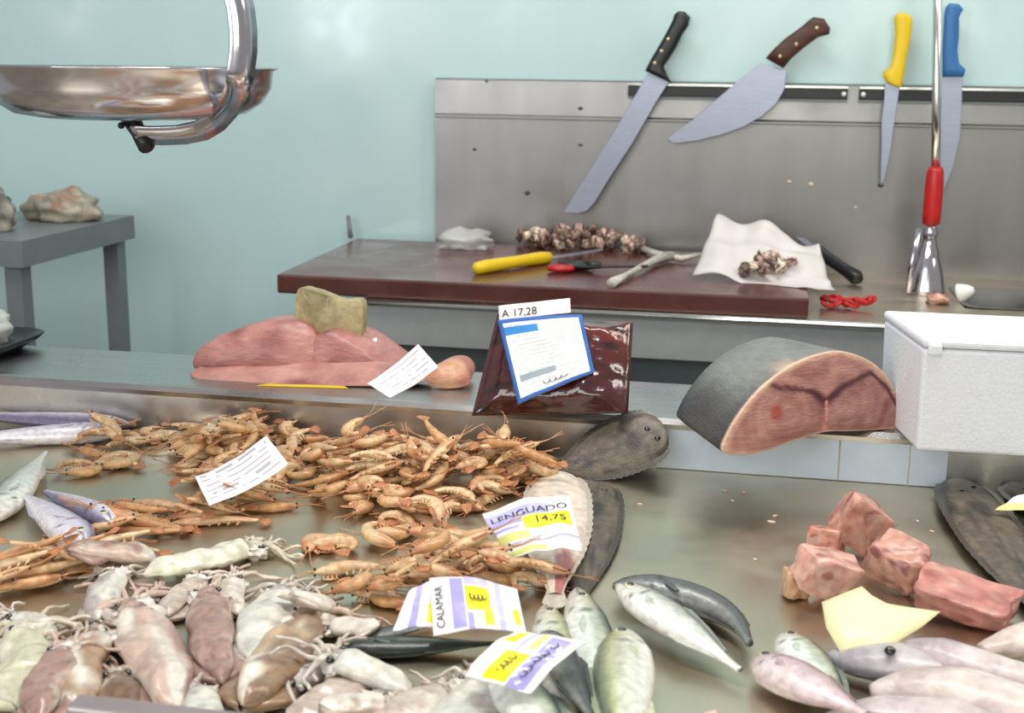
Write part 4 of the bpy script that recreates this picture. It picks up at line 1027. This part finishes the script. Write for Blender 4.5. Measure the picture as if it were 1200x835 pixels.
# ------------------------------------------------------------------ squid
def squid(label, ap, op, wr=.3, cols=0, tent=.5, seed=0, fins=True, head=True, q=.5, flat=.62, name='squid', bend=0, group=None):
    """ap: pointed end of the mantle; op: open end where the head sits"""
    random.seed(900+seed)
    pa = az(ap[0], ap[1], TR+.015); pb_ = az(op[0], op[1], TR+.015); L = (pb_-pa).length; W = wr*(az((ap[0]+op[0])/2, min(800, (ap[1]+op[1])/2), TR)-CAM).length/FPX; th = W*flat
    t = thing(name, label, 'squid', group=group)
    PAL = [('dcd9c2', 'c9c6ac', 'a9a28c'), ('c0a485', '94755a', '6d5242'), ('c9aea0', 'a5857a', '7c5c54'), ('dbd2c6', 'c6b6a8', '9f8a7c'), ('aa8a70', '7c5e4a', '584236'), ('cfcfc6', 'b5aea8', '8b7c80')][cols]
    PC = [lin(c) for c in PAL]
    flat = flat*.85; th = W*flat
    prof = [(0, .08), (.05, .32), (.15, .62), (.3, .86), (.5, .98), (.7, 1.0), (.9, .92), (1, .78)]
    m = MB(); rings = []; cc = []; N_, K_ = 34, 26
    sd = seed*3.7; tw = random.uniform(-.5, .5); bnd = bend or random.uniform(-.09, .09)
    def wob(p):
        q = p*26+Vector((sd, 0, 0)); q2 = p*75+Vector((0, sd, 0))
        return Vector((noise.noise(q), noise.noise(q+Vector((5, 3, 1))), noise.noise(q+Vector((1, 8, 2)))))*W*.13+Vector((0, 0, 1))*noise.noise(q2)*W*.07
    for i in range(N_+1):
        u = i/N_; h = W/2*interp(prof, u); w_ = th/2*interp(prof, u)**.8
        cyy = bnd*L*math.sin(PI*u); ring_ = []; c_ = []
        for j in range(K_):
            a = 2*PI*j/K_; fl = 1 if math.sin(a) > 0 else .7
            p = Vector((u*L, cyy+h*math.cos(a)*(1+.05*math.sin(3*a+u*4+sd)), th/2+w_*math.sin(a)*fl)); p += wob(p)
            ring_.append(p)
            n = noise.noise(Vector((u*6+seed, math.cos(a)*2.2, 1))); n2 = noise.noise(Vector((u*22+seed, math.cos(a)*9, math.sin(a)*6)))
            n3 = noise.noise(Vector((u*2.5+seed*2, math.cos(a)*1.2+seed, 7)))
            c = mix(lin('dfd9cc'), PC[0], sst(-.35, .1, n3))
            c = mix(c, PC[1], sst(-.15, .45, math.sin(a+sd)+.9*n)); c = mix(c, PC[2], sst(.1, .4, n2)*.6*sst(-.2, .4, math.sin(a+sd))+.3*sst(.2, .5, n))
            c_.append(c)
        rings.append(ring_); cc.append(c_)
    # inner lip of the open end
    for s_, xx in ((.86, 1.005), (.7, .96)):
        rings.append([Vector((xx*L, p.y*s_, th/2+(p.z-th/2)*s_)) for p in rings[N_]]); cc.append([mix(PC[0], (1, 1, 1), .1)]*K_)
    m.loft(rings, cc); m.build('mantle', 'squid', t)
    if fins:
        for s_ in (-1, 1):
            m = MB(); g = []
            for i in range(9):
                u = i/8; x = (-.01+.42*u)*L; e = W*.5*math.sin(PI*min(1, u*1.0)**.8)*(1+.3*noise.noise(Vector((u*4, s_, sd))))
                r0 = W/2*interp(prof, max(0, x/L))*.7+0
                g.append([Vector((x, s_*r0+bend*L*math.sin(PI*max(0, x/L)), th*.5)), Vector((x+.02*L, s_*(r0+e*.6), th*.42)), Vector((x+.03*L, s_*(r0+e), th*.22)), Vector((x+.02*L, s_*(r0+e*.6), th*.36)), Vector((x, s_*r0, th*.38))])
            m.loft(g, [[PC[1]]*5]*9); m.build('fin', 'squid', t)
    if head:
        m = MB(); m.blob((L*1.08, 0, th*.5), (L*.11, W*.30, th*.38), seed, .15, 2, None, 18, 12, 1, lambda d, k: mix(PC[0], PC[2], .5+.8*noise.noise(d*3)))
        hd_ = m.build('head', 'squid', t)
        m = MB(); m.blob((L*1.06, 0, th*.42), (L*.15, W*.46, th*.30), seed+4, .55, 3.2, None, 26, 16, 1, lambda d, k: mix(lin('e8e2d8'), PC[1], .3+.9*noise.noise(d*4+Vector((sd, 0, 0)))))
        for v in m.v: v += wob(v*1.7)*1.3
        m.build('head_skin', 'squid', t)
        for s_ in ((-1, 1) if seed % 2 else (1,)):
            m = MB(); m.blob((L*1.11, s_*W*.26, th*.66), (.004, .0035, .0035), 1, 0, 1, (0, 0, 0), 12, 8); m.build('eye', 'eye', hd_)
        for k in range(9):
            a = (k-4)/4; w0 = random.uniform(-1, 1); P = []; ln = max(L*tent, .045)*random.uniform(.6, 1.3)
            for q_ in range(9):
                s_ = q_/8; P.append(Vector((L*1.16+ln*s_*math.cos(a*.9+w0*s_*1.4), W*.18*a+ln*s_*math.sin(a*.9+w0*s_*1.4)+.008*w0*math.sin(s_*5), max(.003, th*.5*(1-s_*.8)+.005*math.sin(s_*6+k)))))
            m = MB(); m.tube(P, [max(.0016, W*.075*(1-.7*s_/8)) for s_ in range(9)], 7, mix(mix(PC[0], PC[1], random.random()), lin('d8c4b4'), .4)); m.build('tentacle', 'squid', t)
    a = (pa.x, pa.y); b = (pb_.x, pb_.y)
    z0, z1 = settle(a, b, W*.8, th*.9, q)
    lim = .03
    z0 = min(z0, .07); z1 = min(z1, .07)
    orient(t, a, b, z0, z1); return t
squid('long pale greenish squid lying above the others, mantle opening to the right', (168, 668), (288, 640), 46, 0, .18, 1, fins=False)
squid('pinkish grey squid behind the long pale greenish one', (78, 668), (175, 645), 40, 2, .2, 2, head=False)
SQ = [  # apex, opening, width, palette, tentacle length
 ((20, 822), (32, 745), 62, 0, .5, 'cream squid at lower left with tentacles reaching up'),
 ((88, 830), (104, 750), 60, 4, .4, 'tan brown squid right of the cream one at lower left'),
 ((48, 850), (72, 782), 48, 2, .4, 'pinkish squid lowest at the lower left corner'),
 ((208, 838), (160, 722), 66, 2, .4, 'large pinkish brown squid with broad shiny mantle, lower left'),
 ((112, 718), (134, 672), 40, 5, .5, 'small white squid just under the prawn band'),
 ((192, 716), (228, 674), 34, 3, .4, 'leaf shaped white squid under the long greenish one'),
 ((66, 720), (20, 712), 26, 5, .6, 'small pale squid at the left edge with thin arms'),
 ((258, 792), (244, 700), 50, 2, .4, 'rosy mottled squid between the white ones'),
 ((292, 768), (326, 696), 50, 5, .4, 'white translucent squid above the big cream and brown one'),
 ((276, 712), (272, 676), 34, 3, .4, 'tiny white squid at the top of the squid pile'),
 ((282, 826), (356, 728), 66, 1, .4, 'big glossy cream and brown squid lying diagonally, lower centre left'),
 ((342, 726), (380, 706), 44, 3, .5, 'cream squid with curled arms above the big diagonal one'),
 ((352, 856), (412, 796), 56, 3, .4, 'pale squid beneath the long dark mackerel'),
 ((478, 806), (398, 786), 52, 5, .4, 'white spotted squid near the bottom middle'),
 ((430, 846), (512, 812), 56, 3, .4, 'milky squid at the bottom middle right of the spotted one'),
 ((506, 884), (552, 806), 60, 5, .4, 'greyish white squid left of the lowest price tag'),
 ((262, 860), (226, 808), 50, 5, .4, 'greyish squid at the bottom edge left of the centre'),
 ((130, 860), (136, 792), 44, 4, .4, 'brown squid at the bottom edge'),
 ((444, 738), (396, 728), 38, 3, .4, 'small pale squid at the left tip of the dark mackerel'),
 ((140, 700), (176, 690), 30, 2, .5, 'small rose brown squid between the leaf shaped and the small white one'),
 ((372, 838), (446, 826), 44, 3, .4, 'cream squid lying level at the bottom edge'),
 ((388, 770), (340, 790), 40, 5, .4, 'grey white squid tucked right of the big diagonal one'),
]
for i, (a, b, w_, c_, tn, lab) in enumerate(SQ): squid(lab, a, b, w_, c_, tn, 10+i, q=.4)

# ------------------------------------------------------------------ monkfish pieces (right)
def steak(label, px, py, r, seed, rz_, ry=0, rx_=0, cols=PK2, z=0, bone=True):
    t = thing('fish_steak', label, 'fish', (0, 0, 0))
    p = az(px, py, TR+z)
    r = tuple(q*1.32 for q in r); m = MB()
    def cf(d, k):
        n = noise.noise(d*3+Vector((seed, 1, seed))); c = mix(cols[0], cols[1], .5+n)
        c = mix(c, cols[2], .8*sst(.2, .45, noise.noise(d*2+Vector((0, seed, 5)))))
        e = sorted([abs(d.x), abs(d.y), abs(d.z)])
        return mix(c, lin('e0c4b4'), .4*sst(.2, .45, noise.noise(d*2.4+Vector((seed*2, 3, 1)))))
    random.seed(70+seed); bm = bmesh.new()
    for sx in (-1, 1):
        for sy in (-1, 1):
            for sz in (-1, 1): bm.verts.new([sx*random.uniform(.62, 1.08), sy*random.uniform(.62, 1.05), sz*random.uniform(.6, 1.0)])
    for q in range(3): a_ = random.random()*6; bm.verts.new((math.cos(a_)*1.15, math.sin(a_)*1.1, random.uniform(-.4, .5)))
    bmesh.ops.convex_hull(bm, input=bm.verts)
    bmesh.ops.dissolve_limit(bm, angle_limit=.25, verts=bm.verts, edges=bm.edges)
    bmesh.ops.bevel(bm, geom=list(bm.edges), offset=.13, segments=3, profile=.6, affect='EDGES')
    bmesh.ops.triangulate(bm, faces=bm.faces)
    for q in range(3):
        le = [e for e in bm.edges if e.calc_length() > .16]
        if le: bmesh.ops.subdivide_edges(bm, edges=le, cuts=1)
        bmesh.ops.triangulate(bm, faces=bm.faces)
    bmesh.ops.smooth_vert(bm, verts=bm.verts, factor=.5, use_axis_x=True, use_axis_y=True, use_axis_z=True)
    bm.verts.index_update()
    for v in bm.verts:
        d = v.co.copy(); k_ = 1+.10*noise.noise(d*1.6+Vector((seed, 0, 0)))+.035*noise.noise(d*6)
        m.vert(Vector((d.x*r[0], d.y*r[1], d.z*r[2]))*k_, cf(d, 1))
    for f_ in bm.faces: m.face([v.index for v in f_.verts])
    bm.free()
    R = Matrix.Rotation(rz_, 3, 'Z') @ Matrix.Rotation(ry, 3, 'Y') @ Matrix.Rotation(rx_, 3, 'X')
    m.v = [R @ v for v in m.v]; z0 = min(v.z for v in m.v)
    for v in m.v: v.z -= z0
    m.build('flesh', 'flesh', t)
    if bone:
        b_ = MB(); d = R @ Vector((r[0]*.9, -r[1]*.1, r[2]*.35)); b_.blob(d+Vector((0, 0, -z0)), (.007, .006, .008), seed, .2, 2, lin('ead6c6'), 14, 10); b_.build('backbone', 'flesh', t)
    t.location = (p.x, p.y, TR+z); return t
PKA = (lin('d5a38f'), lin('b57a6c'), lin('84464a')); PKB = (lin('cc9084'), lin('b5726a'), lin('9c5450'))
steak('tallest pink fish steak at the back of the cut pieces, right', 1002, 650, (.024, .017, .024), 1, .4, .5, .2, PKA)
steak('small reddish steak with a hollow, left of the tallest one', 968, 655, (.014, .013, .015), 2, 1.2, .2, 0, (lin('d99c84'), lin('b7655c'), lin('86353a')))
steak('pale pink steak with a tan flap at the left of the cut pieces', 962, 705, (.024, .016, .018), 3, .5, .4, .2, (lin('e3b8a8'), lin('cf9688'), lin('9c5a4a')))
steak('pink steak with white membrane in the middle of the cut pieces', 1050, 690, (.022, .016, .021), 4, -.6, .2, .4, PKA)
steak('flat salmon pink block of fish, rightmost of the cut pieces', 1128, 722, (.034, .024, .013), 5, -.35, .1, .15, PKB, bone=False)
steak('small tan scrap of flesh hanging at the left end of the cut pieces', 930, 700, (.010, .008, .014), 6, .3, 0, 0, (lin('dbb08c'), lin('c79a72'), lin('a8785a')), bone=False)
for px, py in ((1000, 660), (965, 670), (960, 705), (1050, 695), (1120, 730)):
    p = az(px, py, TR); hput(p.x, p.y, .028, 0, .036)
# pale fishes at bottom right (small sharks / cuttlefish)
PL = 'lower right'
def paleflesh(label, pts, radii, seed, name='skinned_fish', eye=None, cols=(lin('cdbcb8'), lin('b3a09f'), lin('8f7a7e')), flat=.7, z=.0):
    t = thing(name, label, 'fish', az(pts[0][0], pts[0][1], TR)); m = MB(); P0 = []
    for x, y, h in pts: P0.append(az(x, y, TR+h)+Vector((0, 0, 0)))
    P = []; R_ = []
    n0 = len(P0)
    for i in range(n0-1):
        a, b, c, d = P0[max(0, i-1)], P0[i], P0[i+1], P0[min(n0-1, i+2)]
        for k in range(7):
            u = k/7; P.append(.5*((2*b)+(c-a)*u+(2*a-5*b+4*c-d)*u*u+(-a+3*b-3*c+d)*u**3)); R_.append(radii[i]*(1-u)+radii[i+1]*u)
    P.append(P0[-1]); R_.append(radii[-1])
    P = [p-Vector(t.location) for p in P]
    R_ = [q*1.35 for q in R_]; m.tube(P, R_, 20, (.5,)*3, flat)
    for i, v in enumerate(m.v):
        n = noise.noise(v*40+Vector((seed, 0, 0))); n2 = noise.noise(v*14+Vector((0, seed, 0)))
        m.c[i] = mix(mix(cols[0], cols[1], .5+n), cols[2], sst(.05, .4, n2)); v += Vector((0, 0, 1))*.003*n2
        if v.z < 0: v.z = v.z*.2
    m.build('body', 'flesh', t)
    if eye:
        for ex, ey_, ez in eye:
            b_ = MB(); b_.blob(az(ex, ey_, TR+ez)-Vector(t.location), (.005, .005, .004), 1, 0, 1, (0, 0, 0), 12, 8); b_.build('eye', 'eye', t)
    return t
GP = (lin('d9cdca'), lin('bfb0b2'), lin('98898f'))
paleflesh('pale grey skinned fish with dark head under the cream paper, lower right', [(975, 768, .012), (1005, 775, .016), (1050, 778, .02), (1110, 785, .02), (1180, 800, .016), (1260, 820, .01)], [.006, .013, .018, .020, .016, .008], 1, eye=[(1043, 762, .038)], cols=(lin('c9c2c2'), lin('a79fa6'), lin('77727c')))
paleflesh('pinkish grey skinned fish running off the lower right edge', [(1060, 760, .030), (1100, 768, .03), (1150, 785, .028), (1210, 800, .022), (1290, 815, .015)], [.006, .014, .016, .014, .008], 2, cols=GP)
paleflesh('white bellied fish at the bottom right, curved towards the corner', [(1020, 812, .012), (1070, 808, .018), (1130, 815, .022), (1200, 835, .02), (1280, 860, .01)], [.006, .016, .021, .020, .008], 3, cols=(lin('e3d9d2'), lin('cfc0ba'), lin('b29f9c')))
paleflesh('pale fish tail end crossing the far right above the bottom corner', [(1150, 762, .016), (1180, 755, .02), (1215, 748, .02), (1280, 750, .015)], [.006, .012, .016, .012], 4, cols=(lin('e0d2ca'), lin('c9b6ae'), lin('a8928e')))
paleflesh('pale pink fish lowest at the bottom right edge', [(960, 850, .012), (1030, 842, .016), (1110, 850, .02), (1200, 880, .02)], [.006, .016, .02, .014], 5, cols=GP)

# ------------------------------------------------------------------ tags and papers on the tray
def tagf(style, seed=0):
    def f(u, v):
        if style == 'sole':
            if .70 < v: return WH if u > .72 or v > .93 else mix(PU, WH, .25)
            if .42 < v <= .72 and .36 < u < .95: return YE
            if .56 < v <= .70 and u <= .36: return PU
            if .50 < v <= .56 and u <= .36: return WH
            if .44 < v <= .50 and u <= .30: return PU
            if .28 < v <= .40 and u < .40: return YL
            if .20 < v <= .25: return lin('bdb9c9')
            if .03 < v < .13 and u < .55: return YL
            return WH
        if style == 'squid':
            if u < .16: return WH
            if .24 < u < .38 and .05 < v < .97: return PU
            if .40 < u < .66 and .40 < v < .82: return YE
            if .40 < u < .46 and v < .36: return PU
            if .58 < u < .68 and .08 < v < .40: return YE
            if .40 < u < .66 and v > .86: return mix(PU, WH, .3)
            if .74 < u < .80: return mix(PU, WH, .3)
            if .90 < u < .97 and .15 < v < .5: return YE
            return WH
        if style == 'low':
            if .12 < v < .40 and u < .85: return PU if noise.noise(Vector((u*14, v*9, 2))) < .25 else WH
            if .42 < v < .78 and .04 < u < .50: return YE
            if .46 < v < .58 and .60 < u < .92: return YL
            if .62 < v < .70 and u > .5: return mix(PU, WH, .3)
            if .76 < v < .92 and .62 < u < .95: return YE
            return WH
        if style == 'side':
            if .35 < u < .55: return PU
            if .78 < u and .1 < v < .5: return YE
            return WH
        return WH
    return f
def tray_plane(z, n=(0, -.12, 1)): return Plane((az(600, 650, TR+z)), n)
paper_label('price_tag', 'yellow and lilac price tag lettered LENGUADO on the pale sole', 'price tag',
    [(596, 655), (682, 645), (668, 582), (565, 602)], Plane(az(620, 640, TR+.042), (-.05, -.35, .93)), (0, 0, .0, .004), tagf('sole'), bend=.008, nu=60, nv=40, seed=1, rough=.008,
    texts=(('LENGUADO', .04, .76, .165, 'ink', False), ('14,75', .50, .49, .18, 'ink', False)))
paper_label('price_tag', 'upright yellow and lilac price tag lettered CALAMAR above the black mackerel', 'price tag',
    [(508, 745), (617, 742), (606, 690), (503, 677)], Plane(az(560, 746, TR+.026), (0, -.5, .87)), (0, 0, .0, 0), tagf('squid'), bend=.008, nu=60, nv=40, seed=2, rough=.003,
    texts=(('CALAMAR', .14, .08, .165, 'ink', True),), scrib=((.44, .62, .18, .14, 4, 5),))
paper_label('price_tag', 'lilac price tag half hidden behind the CALAMAR one', 'price tag',
    [(460, 739), (512, 735), (510, 680), (478, 694)], Plane(az(560, 750, TR+.020), (0, -.5, .87)), (0, 0, .0, 0), tagf('side'), bend=.003, nu=40, nv=24, seed=5, rough=.003)
paper_label('price_tag', 'lowest price tag, yellow patch and lilac print, on the fish at bottom centre', 'price tag',
    [(622, 812), (694, 752), (606, 738), (545, 792)], Plane(az(620, 790, TR+.046), (0, -.30, .95)), (0, 0, .0, 0), tagf('low'), bend=.008, nu=60, nv=40, seed=7, rough=.004,
    scrib=((.12, .26, .6, .12, 8, 2), (.12, .6, .28, .14, 4, 7)))
paper_label('price_tag', 'white and yellow tag at the right edge on a dark sole', 'price tag',
    [(1166, 597), (1240, 604), (1260, 572), (1192, 580)], Plane(az(1190, 600, TR+.022), (0, -.35, .93)), (0, 0, 0, 0), lambda u, v: YL if v < .35 and u < .5 else lin('e8e9e2'), bend=.003, nu=30, nv=20, seed=8)
paper_label('paper_slip', 'curled white printed slip lying on the left of the prawn heap', 'paper slip',
    [(245, 592), (338, 543), (312, 510), (228, 558)], Plane(az(280, 590, TR+.034), (0, -.4, .92)), (0, 0, 0, 0), lines(5, n=7), bend=-.006, nu=40, nv=26, seed=9)
cp = Plane(az(1020, 740, TR+.034), (-.1, -.35, .93))
cr = lin('f1e8b8')
# cream card: irregular torn outline
m = MB(); ol = [(963, 706), (985, 697), (1010, 686), (1022, 697), (1040, 706), (1065, 711), (1102, 716), (1080, 733), (1055, 748), (1034, 764), (1010, 758), (985, 764), (968, 735)]
Pp = [cp.at(x, y) for x, y in ol]; org = Pp[0].copy(); cen = sum(Pp, Vector())/len(Pp)
rings = []
for s_ in (.03, .35, .7, 1.0): rings.append([cen+(p-cen)*s_+cp.n*.006*(1-s_*s_)+cp.n*.004*s_*s_*noise.noise(p*30)-org for p in Pp])
rings += [[v-cp.n*.0006 for v in r_] for r_ in rings[::-1]]
m.loft(rings, [[cr]*len(Pp)]*len(rings)); o = m.build('cream_card', 'paper', loc=org); tag(o, 'blank torn cream card lying on the pink fish pieces', 'card')
# little scraps on the bare tray
for i, (px, py, r_) in enumerate(((850, 574, .003), (872, 576, .003), (858, 586, .002), (904, 611, .003), (908, 604, .002), (885, 655, .002), (750, 590, .002), (833, 835, .004), (1075, 610, .002), (1092, 622, .002))):
    m = MB(); m.blob((0, 0, 0), (r_*1.6, r_, r_*.4), i, .6, 2, lin('d9bdb0'), 10, 6); o = m.build('flesh_fleck', 'flesh', loc=az(px, py, TR+r_*.3), rot=(0, 0, i)); tag(o, 'tiny pale fleck of flesh on the bare steel tray', 'flesh fleck', 'tiny flesh flecks on the bare tray')
